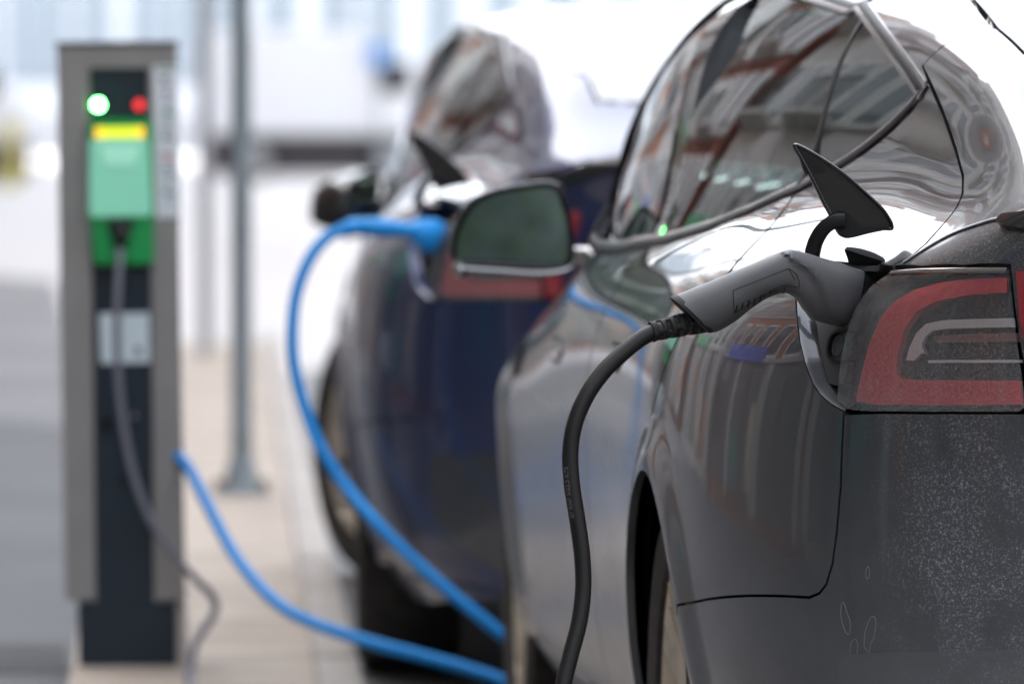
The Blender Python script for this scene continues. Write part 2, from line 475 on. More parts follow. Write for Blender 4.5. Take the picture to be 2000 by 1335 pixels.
def inpoly(x, y, P):
    c = False; j = len(P) - 1
    for i in range(len(P)):
        if (P[i][1] > y) != (P[j][1] > y) and x < (P[j][0] - P[i][0]) * (y - P[i][1]) / (P[j][1] - P[i][1]) + P[i][0]: c = not c
        j = i
    return c

def inset(P, g):
    n = len(P)
    A = sum(P[i][0] * P[(i + 1) % n][1] - P[(i + 1) % n][0] * P[i][1] for i in range(n))
    s = 1 if A > 0 else -1; out = []
    for i in range(n):
        a, b, c = P[i - 1], P[i], P[(i + 1) % n]
        e1 = V((b[0] - a[0], b[1] - a[1])); e2 = V((c[0] - b[0], c[1] - b[1]))
        if e1.length < 1e-9 or e2.length < 1e-9: out.append(b); continue
        n1 = V((-e1.y, e1.x)).normalized() * s; n2 = V((-e2.y, e2.x)).normalized() * s
        m = (n1 + n2)
        if m.length < .2: m = n1
        m = m.normalized() / max(.5, m.normalized().dot(n1))
        out.append((b[0] + m.x * g, b[1] + m.y * g))
    return out

DIAG = V((.80, .55, -.25)).normalized()
SIDE = V((1, 0, 0)); BACK = V((0, 1, 0)); DOWN = V((0, 0, -1))
COVER = []      # (chart, polygon, kind) of everything laid over the shell

def chart_axes(d):
    up = V((0, 0, 1)) if abs(d.z) < .9 else V((0, 1, 0))
    ax = d.cross(up).normalized(); return ax, ax.cross(d).normalized()

def patch(name, P3, d, material, parent, gap=.0018, thick=.010, off=0.0, grid=.012, cover='panel', mirror=False, smoothpoly=0):
    """P3: boundary points on the body (car space); d: direction one looks along at the panel"""
    ax, ay = chart_axes(d)
    P = [(p.dot(ax), p.dot(ay)) for p in dens(P3, grid)]
    if sum(P[i - 1][0] * P[i][1] - P[i][0] * P[i - 1][1] for i in range(len(P))) < 0: P.reverse()
    P = inset(P, gap)
    if cover: COVER.append((d, P, cover))
    xs = [p[0] for p in P]; ys = [p[1] for p in P]
    pts = list(P); nb = len(P)
    gx = math.floor(min(xs) / grid); x1 = max(xs); y1 = max(ys); r = 0
    segs = [(V(P[i]), V(P[(i + 1) % nb])) for i in range(nb)]
    y = math.floor(min(ys) / grid) * grid
    cell = {}
    for i, p in enumerate(P): cell.setdefault((int(p[0] // grid), int(p[1] // grid)), []).append(p)
    while y < y1:
        x = gx * grid + (grid * .5 if r % 2 else 0)
        while x < x1:
            if inpoly(x, y, P):
                cx, cy = int(x // grid), int(y // grid); ok = True
                for a in (-1, 0, 1):
                    for b in (-1, 0, 1):
                        for q in cell.get((cx + a, cy + b), ()):
                            if (q[0] - x) ** 2 + (q[1] - y) ** 2 < (grid * .55) ** 2: ok = False
                if ok: pts.append((x, y))
            x += grid
        y += grid * .87; r += 1
    res = geometry.delaunay_2d_cdt([V(p) for p in pts], [(i, (i + 1) % nb) for i in range(nb)], [], 1, 1e-7)
    V2, T, orig = res[0], res[2], res[3]
    bnd = {}
    for i, o_ in enumerate(orig):
        for k in o_:
            if k < nb: bnd[k] = i
    pos, nor = [], []
    for v in V2:
        o_ = ax * v.x + ay * v.y - d * 6
        h = BVH.ray_cast(o_, d)
        if h[0] is None: h = BVH.find_nearest(o_ + d * (6 + d.dot(P3[0]) )); h = (h[0], h[1], h[2])
        p, n = surf(h); pos.append(p + n * off); nor.append(n)
    faces = []
    for t in T:
        a, b, c = t
        fn = (pos[b] - pos[a]).cross(pos[c] - pos[a])
        faces.append(tuple(t) if fn.dot(d) < 0 else tuple(t)[::-1])
    ring = [bnd[k] for k in range(nb) if k in bnd]
    if thick > 0:
        m = len(ring); c0 = sum((pos[i] for i in ring), V((0, 0, 0))) / m
        base = len(pos)
        for j, i in enumerate(ring):
            tdir = (pos[ring[(j + 1) % m]] - pos[ring[j - 1]]).normalized()
            sn = tdir.cross(nor[i]).normalized()
            ccw = 1
            pos.append(pos[i].copy()); nor.append(sn); pos.append(pos[i] - nor[i] * thick); nor.append(sn)
        # outward sign by polygon orientation
        A = sum(P[i][0] * P[(i + 1) % nb][1] - P[(i + 1) % nb][0] * P[i][1] for i in range(nb))
        for j in range(m):
            a, b = base + 2 * j, base + 2 * ((j + 1) % m)
            faces.append((a, b, b + 1, a + 1) if A < 0 else (a + 1, b + 1, b, a))
            if A > 0: pass
        for j in range(m):
            q = base + 2 * j
            s = -1 if A > 0 else 1
            tdir = (pos[ring[(j + 1) % m]] - pos[ring[j - 1]])
            sn = (tdir.cross(nor[ring[j]])).normalized() * (1 if A > 0 else -1)
            nor[q] = nor[q + 1] = sn
    objs = []
    for sgn in ((1, -1) if mirror else (1,)):
        vs = [(p.x * sgn, p.y, p.z) for p in pos]; ns = [(n.x * sgn, n.y, n.z) for n in nor]
        fs = faces if sgn == 1 else [f[::-1] for f in faces]
        me = bpy.data.meshes.new(name); me.from_pydata(vs, [], fs)
        for p_ in me.polygons: p_.use_smooth = True
        me.update(); me.normals_split_custom_set_from_vertices(ns)
        o = link(name, me, material, parent); objs.append(o)
        if cover and sgn == -1:
            dm = V((-d.x, d.y, d.z)); am, bm2 = chart_axes(dm)
            # mirrored polygon: mirror the 3D boundary and express it in the mirrored chart
            Q = []
            for (x, y) in P:
                q3 = ax * x + ay * y; q3 = V((-q3.x, q3.y, q3.z)); Q.append((q3.dot(am), q3.dot(bm2)))
            COVER.append((dm, Q, cover))
    return objs[0]

_FIT = {}
def fit_glass():
    # one smooth quadratic sheet for the whole side glazing, so that it mirrors cleanly
    rows = []
    for i in range(14):
        for j in range(8):
            t = j / 7; u = -.10 + 2.1 * i / 13
            zb = 1.10 - .055 * min(max(u, 0), 2); zt = min(1.40, 1.28 + max(0, u) * .25, 1.405 - max(0, u - 1.35) * .30)
            h = BVH.ray_cast(V((-3, u, zb + (zt - zb) * t)), V((1, 0, 0)))
            if h[0]: rows.append((u, h[0].z, h[0].x))
    import numpy as np
    A = np.array([[1, u, z, u * u, u * z, z * z] for u, z, x in rows]); b = np.array([x for _, _, x in rows])
    c, *_ = np.linalg.lstsq(A, b, rcond=None)
    _FIT['c'] = [float(v) for v in c]
    print('FIT resid', float(np.abs(A @ c - b).max()), _FIT['c'])
def glaze(o, sgn):
    c = _FIT['c']; me = o.data; ns = []
    for v in me.vertices:
        u, z = v.co.y, v.co.z
        x = c[0] + c[1] * u + c[2] * z + c[3] * u * u + c[4] * u * z + c[5] * z * z
        cur = -abs(v.co.x); d = max(-.006, min(.012, x - cur))
        v.co.x = (cur + d) * sgn
        n = V((-1, c[1] + 2 * c[3] * u + c[4] * z, c[2] + c[4] * u + 2 * c[5] * z)).normalized()
        ns.append((n.x * sgn, n.y, n.z))
    me.update(); me.normals_split_custom_set_from_vertices(ns)

def ribbon(name, P3, w0, w1, h, material, parent, closed=True, lift=.001, mirror=False):
    """raised strip following points on the body; w0/w1 inner/outer offsets in the surface, h height"""
    pts, nrm = [], []
    for p in P3:
        q = BVH.find_nearest(p); a, n = surf(q); pts.append(a); nrm.append(n)
    N = len(pts); out = []
    for sgn in ((1, -1) if mirror else (1,)):
        vs, fs = [], []
        for i in range(N):
            t = (pts[(i + 1) % N if closed else min(N - 1, i + 1)] - pts[(i - 1) if closed or i > 0 else 0]).normalized()
            b = t.cross(nrm[i]).normalized()
            for (x, y) in ((w0, -.004), (w0, h * .6), (w0 + (w1 - w0) * .2, h), (w0 + (w1 - w0) * .8, h), (w1, h * .6), (w1, -.004)):
                v = pts[i] + b * x + nrm[i] * (y + lift); vs.append((v.x * sgn, v.y, v.z))
        k = 6
        for i in range(N if closed else N - 1):
            j = (i + 1) % N
            for m in range(k - 1):
                f = (i * k + m, i * k + m + 1, j * k + m + 1, j * k + m); fs.append(f if sgn == 1 else f[::-1])
        o = pyd(name, vs, fs, material, parent); o.data.set_sharp_from_angle(angle=R(50)); out.append(o)
    return out[0]
# ------------------------------------------------------------------ the grey car (all parts in car space, children of one empty)
grey_car = empty('car', ORG, 0, 'dark grey saloon car parked nearest, black plug in its open charge port', 'car')

def arc(u0, t0, t1, n=14, r=ARCH_R):
    return uzs([(u0 + r * math.cos(R(t0 + (t1 - t0) * k / n)), ARCH_Z + r * math.sin(R(t0 + (t1 - t0) * k / n))) for k in range(n + 1)])

# seams read off the photograph
seam_bump = "1580,1166 1600,1158 1614,1140 1626,1100 1634,1040 1642,950 1648,808"
port_edge = "1650,802 1634,794 1618,783 1602,768 1589,750 1575,714 1564,670 1558,620 1556,575 1562,535 1580,510"
seam_trunk = "1740,520 1780,500 1808,476 1840,440 1868,405 1879,380 1880,345 1866,295 1842,225 1802,128"
seam_door = "1558,368 1530,412 1480,470 1420,540 1362,600 1322,665 1277,790 1258,880"
win_low = "1812,172 1780,212 1740,252 1690,293 1640,326 1558,368"

a_rear = arc(0, 62, 150)      # front of the arch to its rear lip
bump_left = px_hit(1340, 1180)
q_poly = ([bump_left] + pxs(seam_bump) + pxs(port_edge) + pxs("1610,510 1680,516") + pxs(seam_trunk)
          + pxs("1845,88 1890,66 1944,58 1903,6 1860,-50 1800,-110 1600,-110 1686,-8") + pxs(win_low) + pxs(seam_door)
          + [p for p in a_rear])
# keep the arc only between the door seam and the bumper seam
patch('quarter_panel', q_poly, DIAG, GREY, grey_car, thick=.012, grid=.010, mirror=True)

b_poly = [bump_left] + pxs(seam_bump) + pxs("1700,806 1800,806 1900,806 1998,806") + [V((-.28, -.98, .825)), V((0, -1.0, .825)), V((0, -1.02, .24)),
          V((-.45, -.95, .24)), V((-.66, -.85, .24)), V((-.80, -.55, .24))] + arc(0, 192, 151, 6)
patch('rear_bumper', b_poly, DIAG, GREY, grey_car, thick=.014, grid=.011, mirror=True)

lower = pxs('1640,1290 1660,1277 1720,1273 1800,1271 1900,1269 1998,1268') + [V((-.3, -1.0, .53)), V((-.02, -1.02, .53)), V((-.02, -1.02, .27)), V((-.45, -.95, .27)), V((-.62, -.86, .27)), V((-.72, -.76, .30))]
patch('bumper_lower_trim', lower, DIAG, car_paint('dirty_lower_bumper', (.030, .031, .034), metal=.1, dirt=.7), grey_car, gap=.0, thick=.004, off=.0022, grid=.012, cover=None, mirror=True)
LID = V((0, .72, -.69)).normalized()
half = pxs("1800,130") + pxs(seam_trunk)[::-1][1:] + pxs("1800,521 1880,520 1972,519 1980,600 1989,660 1999,720 2010,798") + [V((-.3, -.98, .835)), V((-.02, -.99, .835))]
top_l = pxs("2000,106 1946,56 1892,65 1846,87")
glass_l = [V((-.44, -.42, 1.23)), V((-.42, -.60, 1.19)), V((-.25, -.66, 1.2)), V((-.02, -.68, 1.2))]
lid = half + [V((-p.x, p.y, p.z)) for p in (half[::-1])]
lid_top = [V((0, -.69, 1.19))]
l_poly = half + [V((-p.x, p.y, p.z)) for p in half[::-1]] + [V((-p.x, p.y, p.z)) for p in top_l[::-1] + glass_l] + [p for p in glass_l[::-1]] + top_l
patch('trunk_lid', l_poly, LID, GREY, grey_car, thick=.012, grid=.013)

DN = V((0, .25, -1)).normalized()
def mir(P): return P + [V((-p.x, p.y, p.z)) for p in P[::-1]]
g_poly = mir([V((0, .34, 1.44)), V((-.25, .34, 1.43)), V((-.47, .32, 1.40))] + pxs("1903,3 1946,56 2000,106") + glass_l)
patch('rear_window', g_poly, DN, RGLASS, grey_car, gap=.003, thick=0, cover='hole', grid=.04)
patch('roof_glass', mir([V((0, 1.33, 1.44)), V((-.30, 1.33, 1.43)), V((-.50, 1.30, 1.40)), V((-.50, .85, 1.40)), V((-.48, .36, 1.40)), V((-.25, .37, 1.4)), V((0, .37, 1.4))]), DOWN, GLASS, grey_car, gap=.003, thick=.004, grid=.04)
patch('windscreen', mir([V((0, 1.36, 1.4)), V((-.3, 1.36, 1.4)), V((-.53, 1.34, 1.38)), V((-.64, 1.8, 1.2)), V((-.70, 2.08, 1.0)), V((-.4, 2.24, 1)), V((0, 2.30, 1))]), V((0, -.5, -1)).normalized(), GLASS, grey_car, gap=.003, thick=0, cover='hole', grid=.04)

# ---- side doors, fender
def uzp(s): return uzs([tuple(map(float, q.split(','))) for q in s.split()])
win_uz = "2.02,.985 1.75,.975 1.39,.982 1.214,.992 .85,1.008 .509,1.034 .25,1.064 .036,1.099"
split = "1.10,.27 1.10,.45 1.17,.62 1.22,.78 1.15,.86 .98,.985"
arc_f = arc(0, 0, 62, 8)
rd = uzp("1.10,.27 1.10,.45 1.17,.62 1.22,.78 1.15,.86 1.03,.960 .99,1.002") + uzp(".85,1.008 .509,1.034 .25,1.064") + pxs(seam_door) + arc(0, 62, 0, 8) + uzp(".38,.27")
patch('rear_door', rd, SIDE, GREY, grey_car, gap=.0045, thick=.012, grid=.016, mirror=True)
fd = uzp("2.30,.27 2.32,.45 2.40,.62 2.42,.78 2.36,.90 2.10,.972 2.02,.985 1.75,.975 1.39,.982 1.214,.992 .99,1.002 1.03,.960 1.15,.86 1.22,.78 1.17,.62 1.10,.45 1.10,.27")
patch('front_door', fd, SIDE, GREY, grey_car, gap=.0045, thick=.012, grid=.018, mirror=True)
ff = uzp("2.30,.27 2.32,.45 2.40,.62 2.42,.78 2.36,.90 2.7,.86 3.0,.80 3.25,.70 3.36,.60 3.33,.5") + arc(AXF, 26, 180, 20) + uzp("2.48,.27")
patch('front_fender', ff, SIDE, GREY, grey_car, thick=.012, grid=.018, mirror=True)

# ---- side windows
top = ".40,1.366 .85,1.402 1.25,1.402 1.52,1.355 1.76,1.275 1.94,1.165 2.05,1.06"
TOPF = "1.25,1.402 1.52,1.355 1.76,1.275 1.94,1.165 2.05,1.06"
tip = pxs("1640,326 1690,293 1740,252 1780,212 1806,176 1778,130 1740,76 1688,6")
dlo = uzp(win_uz) + tip + uzp(top)
COVERSIDE = []
ax_, ay_ = chart_axes(SIDE)
for sgn in (1, -1):
    dd = V((sgn, 0, 0)); am, bm2 = chart_axes(dd)
    COVER.append((dd, [(V((p.x * sgn, p.y, p.z)).dot(am), V((p.x * sgn, p.y, p.z)).dot(bm2)) for p in dlo], 'hole'))
div_lo, div_hi = pxs("1562,362 1690,34")
def on(p, q, t): return p.lerp(q, t)
fw = uzp("2.02,.985 1.75,.975 1.39,.982 1.214,.992 1.06,.998 1.12,1.2 1.16,1.402 1.25,1.402 1.52,1.355 1.76,1.275 1.94,1.165 2.05,1.06")
rw = uzp(".96,1.002 .85,1.008 .509,1.034 .25,1.064") + [div_lo] + [div_lo.lerp(div_hi, k / 4) for k in (1, 2, 3)] + [div_hi] + uzp(".40,1.366 .85,1.402 1.06,1.403 1.02,1.2")
qw = [div_lo.lerp(div_hi, k / 4) for k in (4, 3, 2, 1, 0)] + pxs("1640,326 1690,293 1740,252 1780,212 1806,176 1778,130 1740,76 1700,24")
patch('door_window', fw, SIDE, GLASS, grey_car, gap=0, thick=0, off=-.004, cover=None, grid=.03, mirror=True)
patch('door_window', rw, SIDE, GLASS, grey_car, gap=0, thick=0, off=-.004, cover=None, grid=.03, mirror=True)
patch('quarter_window', qw, SIDE, GLASS, grey_car, gap=0, thick=0, off=-.004, cover=None, grid=.02, mirror=True)
fit_glass()
for o_ in list(grey_car.children):
    if o_.name.split('.')[0] in ('door_window', 'quarter_window'): glaze(o_, -1 if o_.data.vertices[0].co.x > 0 else 1)
bp = uzp(".95,1.0 1.07,.998 1.13,1.2 1.17,1.402 1.05,1.403 1.01,1.2")
patch('door_pillar', bp, SIDE, BLACKG, grey_car, gap=0, thick=.03, off=-.001, cover=None, grid=.03, mirror=True)
ribbon('window_divider', [div_lo.lerp(div_hi, k / 8) for k in range(9)], -.006, .006, .003, BLACKM, grey_car, closed=False, mirror=True)
dl = dens(dlo, .02)
ribbon('window_seal', dl, -.012, .004, .003, BLACKM, grey_car, mirror=True)
# bright trim: along the belt and the tip, dark near the windscreen pillar
tr_low = uzp("2.02,.985 1.75,.975 1.39,.982 1.214,.992 .85,1.008 .509,1.034 .25,1.064") + pxs("1558,369 1640,327 1690,294 1740,253 1780,213 1810,173")
tr_up = pxs("1812,170 1780,124 1742,72 1688,2") + uzp(".40,1.366 .85,1.402 1.25,1.402")
ribbon('window_trim', catmull(tr_low, 6), -.019, .002, .0022, CHROME, grey_car, closed=False, mirror=True)
ribbon('window_trim', catmull(tr_up, 6), -.022, .002, .0022, CHROME, grey_car, closed=False, mirror=True)
ribbon('window_trim', catmull(uzp(TOPF + " 2.02,.985"), 6), -.030, .002, .006, BLACKM, grey_car, closed=False, mirror=True)

rail = pxs("1944,57 1902,4 1860,-50 1800,-110 1600,-110 1686,-8")
rl = (pxs("1688,4") + uzp(top) + uzp("2.02,.985 2.12,.965 2.22,.97") + [V((-.72, 2.10, 1.0)), V((-.66, 1.8, 1.2)), V((-.55, 1.36, 1.38)), V((-.52, .85, 1.40)), V((-.50, .40, 1.40))] + pxs("1903,2 1860,-50"))
patch('roof_rail', [rl[0]] + rl[1:-1], V((1, 0, -.9)).normalized(), GREY, grey_car, gap=0, thick=.01, off=.0008, grid=.02, mirror=True)
ribbon('window_frame', catmull(uzp(TOPF + ' 2.02,.985'), 6), .0, .045, .004, BLACKM, grey_car, closed=False, mirror=True)
# ---- wheel arches, wheels
for ax in (0.0, AXF):
    for s in (-1, 1):
        m = MB(); seg = 28; rr = .385
        vs, fs = [], []
        for k in range(seg + 1):
            t = R(-10 + 200 * k / seg); y, z = ax + rr * math.cos(t), ARCH_Z + rr * math.sin(t)
            vs += [(s * .900, ax + (rr - .012) * math.cos(t), ARCH_Z + (rr - .012) * math.sin(t)), (s * .58, y, z)]
        for k in range(seg): fs.append((2 * k, 2 * k + 1, 2 * k + 3, 2 * k + 2))
        c = len(vs); vs.append((s * .58, ax, ARCH_Z))
        for k in range(seg): fs.append((2 * k + 1, c, 2 * k + 3))
        pyd('arch_liner', vs, fs, LINER, grey_car)

def wheel(parent, x, y, s, steer=0.0):
    root = MB()
    prof = [(.235, -.095), (.243, -.105), (.29, -.113), (.325, -.100), (.336, -.07), (.338, 0), (.336, .07), (.325, .100), (.29, .113), (.243, .105), (.235, .095)]
    root.lathe([(r, h) for r, h in prof], axis='X', seg=64)
    t = root.build('tyre', TYRE, parent)
    t.location = (x, y, ARCH_Z); t.rotation_euler = (0, 0, steer)
    m = MB()
    for zz in range(0):
        pass
    m.lathe([(.236, -.095), (.230, -.098), (.222, -.09), (.215, -.06), (.215, .09), (.236, .095)], axis='X', seg=64)   # barrel, -x is outside
    for k in range(10):
        a = 2 * math.pi * k / 10
        for da in (-.10, .10):
            p0 = V((-.062, .055 * math.cos(a + da * 1.5), .055 * math.sin(a + da * 1.5)))
            p1 = V((-.088, .224 * math.cos(a + da), .224 * math.sin(a + da)))
            q = (p1 - p0).to_track_quat('Z', 'X').to_matrix().to_4x4()
            r = bmesh.ops.create_cube(m.bm, size=1.0)['verts']
            bmesh.ops.scale(m.bm, vec=V((.028, .020, (p1 - p0).length)), verts=r)
            bmesh.ops.transform(m.bm, matrix=Matrix.Translation((p0 + p1) / 2) @ q, verts=r)
    m.cyl((-.050, 0, 0), (-.082, 0, 0), .066, .058, 32)
    rim = m.build('rim', RIM, parent)
    rim.location = (x, y, ARCH_Z); rim.rotation_euler = (0, 0, steer + (math.pi if s > 0 else 0))
    d = MB().cyl((.02, 0, 0), (.04, 0, 0), .17, .17, 32).build('brake_disc', mat('brake_steel', (.12, .11, .10), .5, .8), parent)
    d.location = (x, y, ARCH_Z); d.rotation_euler = (0, 0, steer + (math.pi if s > 0 else 0))
    return t, rim, d
for s in (-1, 1):
    wheel(grey_car, s * .805, 0.0, s); wheel(grey_car, s * .805, AXF, s)

# ---- tail lamp
def lamp_half(mirror=True):
    outline = "1634,782 1640,712 1652,650 1672,598 1702,558 1738,532 1800,526 1880,524 1972,523 1977,580 1985,650 1995,720 2005,795 1990,805 1900,805 1800,805 1700,804 1656,800"
    patch('lamp_housing', pxs(outline), DIAG, BEZEL, grey_car, gap=.004, thick=.0, off=-.030, grid=.012, cover='panel', mirror=mirror)
    def pp(s): return pxs(s)
    outer = "1962,541 1900,541 1830,543 1775,556 1735,580 1705,618 1682,675 1667,735 1658,782 1700,789 1800,791 1900,791 1996,790"
    inner = "1990,742 1900,742 1800,741 1752,738 1740,728 1742,690 1756,640 1782,604 1820,586 1880,576 1964,572"
    patch('lamp_light_guide', pp(outer) + pp(inner), DIAG, RED, grey_car, gap=.0005, thick=.016, off=-.014, grid=.008, cover=None, mirror=mirror)
    o2 = "1976,621 1900,622 1830,624 1797,630 1778,648 1764,676 1757,702 1775,703 1790,688 1797,692"
    i2 = "1790,672 1797,656 1812,644 1840,641 1900,640 1980,639"
    patch('lamp_reflector', pp(o2) + pp(i2), DIAG, mat('lamp_chrome_white', (.96, .94, .90), .35, 0.0), grey_car, gap=.0002, thick=.010, off=-.018, grid=.005, cover=None, mirror=mirror)  # matt white puts the chrome's bright reflections into the colour
    patch('lamp_indicator', pp("1812,655 1860,652 1986,650 1989,668 1860,668 1815,668"), DIAG, mat('amber_lens', (.30, .16, .12), .25, coat=.5), grey_car, gap=.0002, thick=.006, off=-.021, grid=.008, cover=None, mirror=mirror)
    patch('lamp_bar', pp("1800,702 1900,702 1992,702 1993,708 1900,708 1800,708"), DIAG, mat('lamp_chrome_white', (.8, .77, .74), .1, 1.0), grey_car, gap=.0002, thick=.004, off=-.022, grid=.008, cover=None, mirror=mirror)
    patch('lamp_lens', pxs(outline), DIAG, LENS, grey_car, gap=.0008, thick=0, off=0.0, grid=.010, cover=None, mirror=mirror)
lamp_half()
# bright edge of the lens top and the inner lamp on the lid
ribbon('lamp_edge', pxs("1742,531 1800,527 1880,525 1966,524"), -.001, .006, .0015, CHROME, grey_car, closed=False, mirror=True)
li = "1981,526 2060,527 2130,528 2130,560 2075,700 2070,798 2014,800 2004,700 1988,620"
patch('lid_lamp', pxs(li), BACK, mat('lid_lamp_red', (.28, .03, .035), .15, coat=1.0), grey_car, gap=.002, thick=.003, off=.003, grid=.012, cover=None, mirror=True)
ribbon('lid_lip', catmull(pxs("1764,514 1850,462 1930,432 2000,412") + [V((-.30, -.93, 1.075)), V((0, -.945, 1.09))], 8), -.002, .004, .0015, GREY, grey_car, closed=False, mirror=True)
sp = pxs("1953,441 1966,430 2000,425 2080,420") + [V((-.2, -.92, 1.09)), V((-.02, -.93, 1.10)), V((-.02, -.955, 1.075)), V((-.2, -.95, 1.07))] + pxs("2080,452 2000,452 1968,449")
patch('lid_spoiler', sp, LID, BLACKG, grey_car, gap=0, thick=.016, off=.013, grid=.012, cover=None, mirror=True)

# ---- charge port: recess wall, back plate, socket, flap
def ppx(x, y, off):               # point under/over the skin at a photo pixel
    h = BVH.ray_cast(CO - ORG, ray(x, y)); p, n = surf(h); return p + n * off
pe = pxs(port_edge)
wall_o = [surf(BVH.find_nearest(p)) for p in pe]
vs, fs = [], []
cen = px_hit(1650, 640)
for p, n in wall_o:
    inn = (cen - p).normalized()
    vs += [p, p + inn * .004 - n * .004, p + inn * .010 - n * .022, p + inn * .020 - n * .030]
for k in range(len(wall_o) - 1):
    for j in range(3):
        a = k * 4 + j; fs.append((a, a + 1, a + 5, a + 4))
pyd('port_flange', vs, fs, GREY, grey_car)
back = "1735,528 1700,556 1668,600 1648,652 1636,712 1628,768 1612,764 1594,735 1580,690 1570,640 1566,590 1570,545 1590,516 1660,518"
patch('port_plate', pxs(back), DIAG, PORTM, grey_car, gap=-.012, thick=.0, off=-.034, grid=.014, cover='panel')
patch('port_liner', pxs("1577,628 1600,744 1616,750 1631,746 1642,700 1656,640 1672,590 1640,560 1590,560 1572,590"), DIAG, PORTM, grey_car, gap=0, thick=.012, off=-.016, grid=.012, cover=None)

# direct-current socket: dark oval well with two round pin sleeves
cw = ppx(1632, 672, -.013); nn = surf(BVH.find_nearest(px_hit(1632, 672)))[1]
ex = V((0, 0, 1)); ex = (ex - nn * ex.dot(nn)).normalized(); ey = nn.cross(ex).normalized()
FR = Matrix((( ey.x, ex.x, nn.x, cw.x), (ey.y, ex.y, nn.y, cw.y), (ey.z, ex.z, nn.z, cw.z), (0, 0, 0, 1)))
def oval(a, b, n=28, e=2.6):
    return [(a * math.copysign(abs(math.cos(t)) ** (2 / e), math.cos(t)), b * math.copysign(abs(math.sin(t)) ** (2 / e), math.sin(t))) for t in [2 * math.pi * k / n for k in range(n)]]
sock = empty('charge_socket', (0, 0, 0)); sock.parent = grey_car
def ringmesh(name, o, i, h0, h1, m_, par):
    n = len(o); vs, fs = [], []
    for P, h in ((o, h0), (o, h1), (i, h1), (i, h0)):
        vs += [FR @ V((x, y, h)) for x, y in P]
    for k in range(n):
        j = (k + 1) % n
        for r in range(3): fs.append((r * n + k, r * n + j, (r + 1) * n + j, (r + 1) * n + k))
    return pyd(name, vs, fs, m_, par, smooth=False)
ringmesh('socket_rim', oval(.0300, .0225), oval(.0262, .0190), -.012, .0025, BLACKM, sock)
MB().prism(oval(.0265, .0192), -.014, -.010, FR).build('socket_well', BLACKI, sock)
for sx in (-.0118, .0118):
    c = [(sx + .0108 * math.cos(2 * math.pi * k / 24), .0135 * math.sin(2 * math.pi * k / 24)) for k in range(24)]
    c2 = [(sx + .0090 * math.cos(2 * math.pi * k / 24), .0115 * math.sin(2 * math.pi * k / 24)) for k in range(24)]
    ringmesh('pin_sleeve', c, c2, -.011, -.001, PORTM, sock)

def car_pt(px, py, Y):            # world point from pixel at world depth, in car space
    return at(px, py, Y) - ORG
YF = 8.74
def flat_frame(Y, yaw=0.0):       # plane through pixel plane at depth Y, returned as function px -> car space, tilted by yaw about vertical
    def f(px, py, h=0.0):
        p = at(px, py, Y); c = at(1640, 400, Y)
        dx = p.x - c.x
        return V((p.x, Y + math.tan(yaw) * dx - h, p.z)) - ORG
    return f
# flap
fo = [(1549, 285), (1553, 281), (1562, 281), (1600, 302), (1650, 337), (1694, 377), (1722, 404), (1736, 425), (1741, 436), (1740, 449), (1716, 450), (1696, 455), (1672, 461), (1655, 464), (1642, 462), (1633, 452), (1624, 430), (1606, 396), (1585, 352), (1562, 308)]
fi = [(1560, 294), (1600, 316), (1648, 350), (1690, 388), (1717, 415), (1728, 434), (1728, 439), (1700, 441), (1670, 447), (1648, 446), (1636, 432), (1618, 398), (1596, 356), (1571, 308)]
FF = flat_frame(YF, R(-14))
flap = empty('charge_port_flap', (0, 0, 0)); flap.parent = grey_car
def flap_prism(name, poly, h0, h1, m_, par, bev=.0012, bulge=0.0):
    bm = bmesh.new()
    A = [bm.verts.new(FF(x, y, h0)) for x, y in poly]; B = [bm.verts.new(FF(x, y, h1)) for x, y in poly]
    n = len(poly); bm.faces.new(A); top_f = bm.faces.new(B[::-1])
    for k in range(n): bm.faces.new((A[k], B[k], B[(k + 1) % n], A[(k + 1) % n]))
    bmesh.ops.recalc_face_normals(bm, faces=bm.faces)
    if bev: bmesh.ops.bevel(bm, geom=[e for e in bm.edges if e.calc_face_angle(0) > .8], offset=bev, segments=2, affect='EDGES')
    me = bpy.data.meshes.new(name); bm.to_mesh(me); bm.free()
    for p in me.polygons: p.use_smooth = True
    me.set_sharp_from_angle(angle=R(35))
    return link(name, me, m_, par)
def smooth2(poly, n=4): return [(p.x, p.y) for p in catmull([V((x, y, 0)) for x, y in poly], n, True)]
flap_prism('flap_skin', smooth2(fo), -.004, .003, GREY, flap, .0010)
# raised rim around the inner face
ro, ri = smooth2(fo), smooth2(fi)
bm = bmesh.new()
def rr(poly, h): return [bm.verts.new(FF(x, y, h)) for x, y in poly]
def resamp(poly, n):
    L_ = [0.0]; P = poly + [poly[0]]
    for a, b in zip(P, P[1:]): L_.append(L_[-1] + math.hypot(b[0] - a[0], b[1] - a[1]))
    out = []; j = 0
    for k in range(n):
        s = L_[-1] * k / n
        while L_[j + 1] < s: j += 1
        t = (s - L_[j]) / max(1e-9, L_[j + 1] - L_[j]); a, b = P[j], P[j + 1]; out.append((a[0] + (b[0] - a[0]) * t, a[1] + (b[1] - a[1]) * t))
    return out
cx_, cy_ = 1652, 395
def ins(poly, d): return inset(poly, d)
base = resamp(ro, 90)
rings = [rr(base, .002), rr(ins(base, 1.0), .0075), rr(ins(base, 2.5), .0085), rr(ins(base, 6.0), .0080), rr(ins(base, 7.5), .0045)]
for A, B in zip(rings, rings[1:]):
    for k in range(90): bm.faces.new((A[k], A[(k + 1) % 90], B[(k + 1) % 90], B[k]))
bmesh.ops.recalc_face_normals(bm, faces=bm.faces)
me = bpy.data.meshes.new('flap_rim'); bm.to_mesh(me); bm.free()
for p in me.polygons: p.use_smooth = True
link('flap_rim', me, BLACKG, flap)
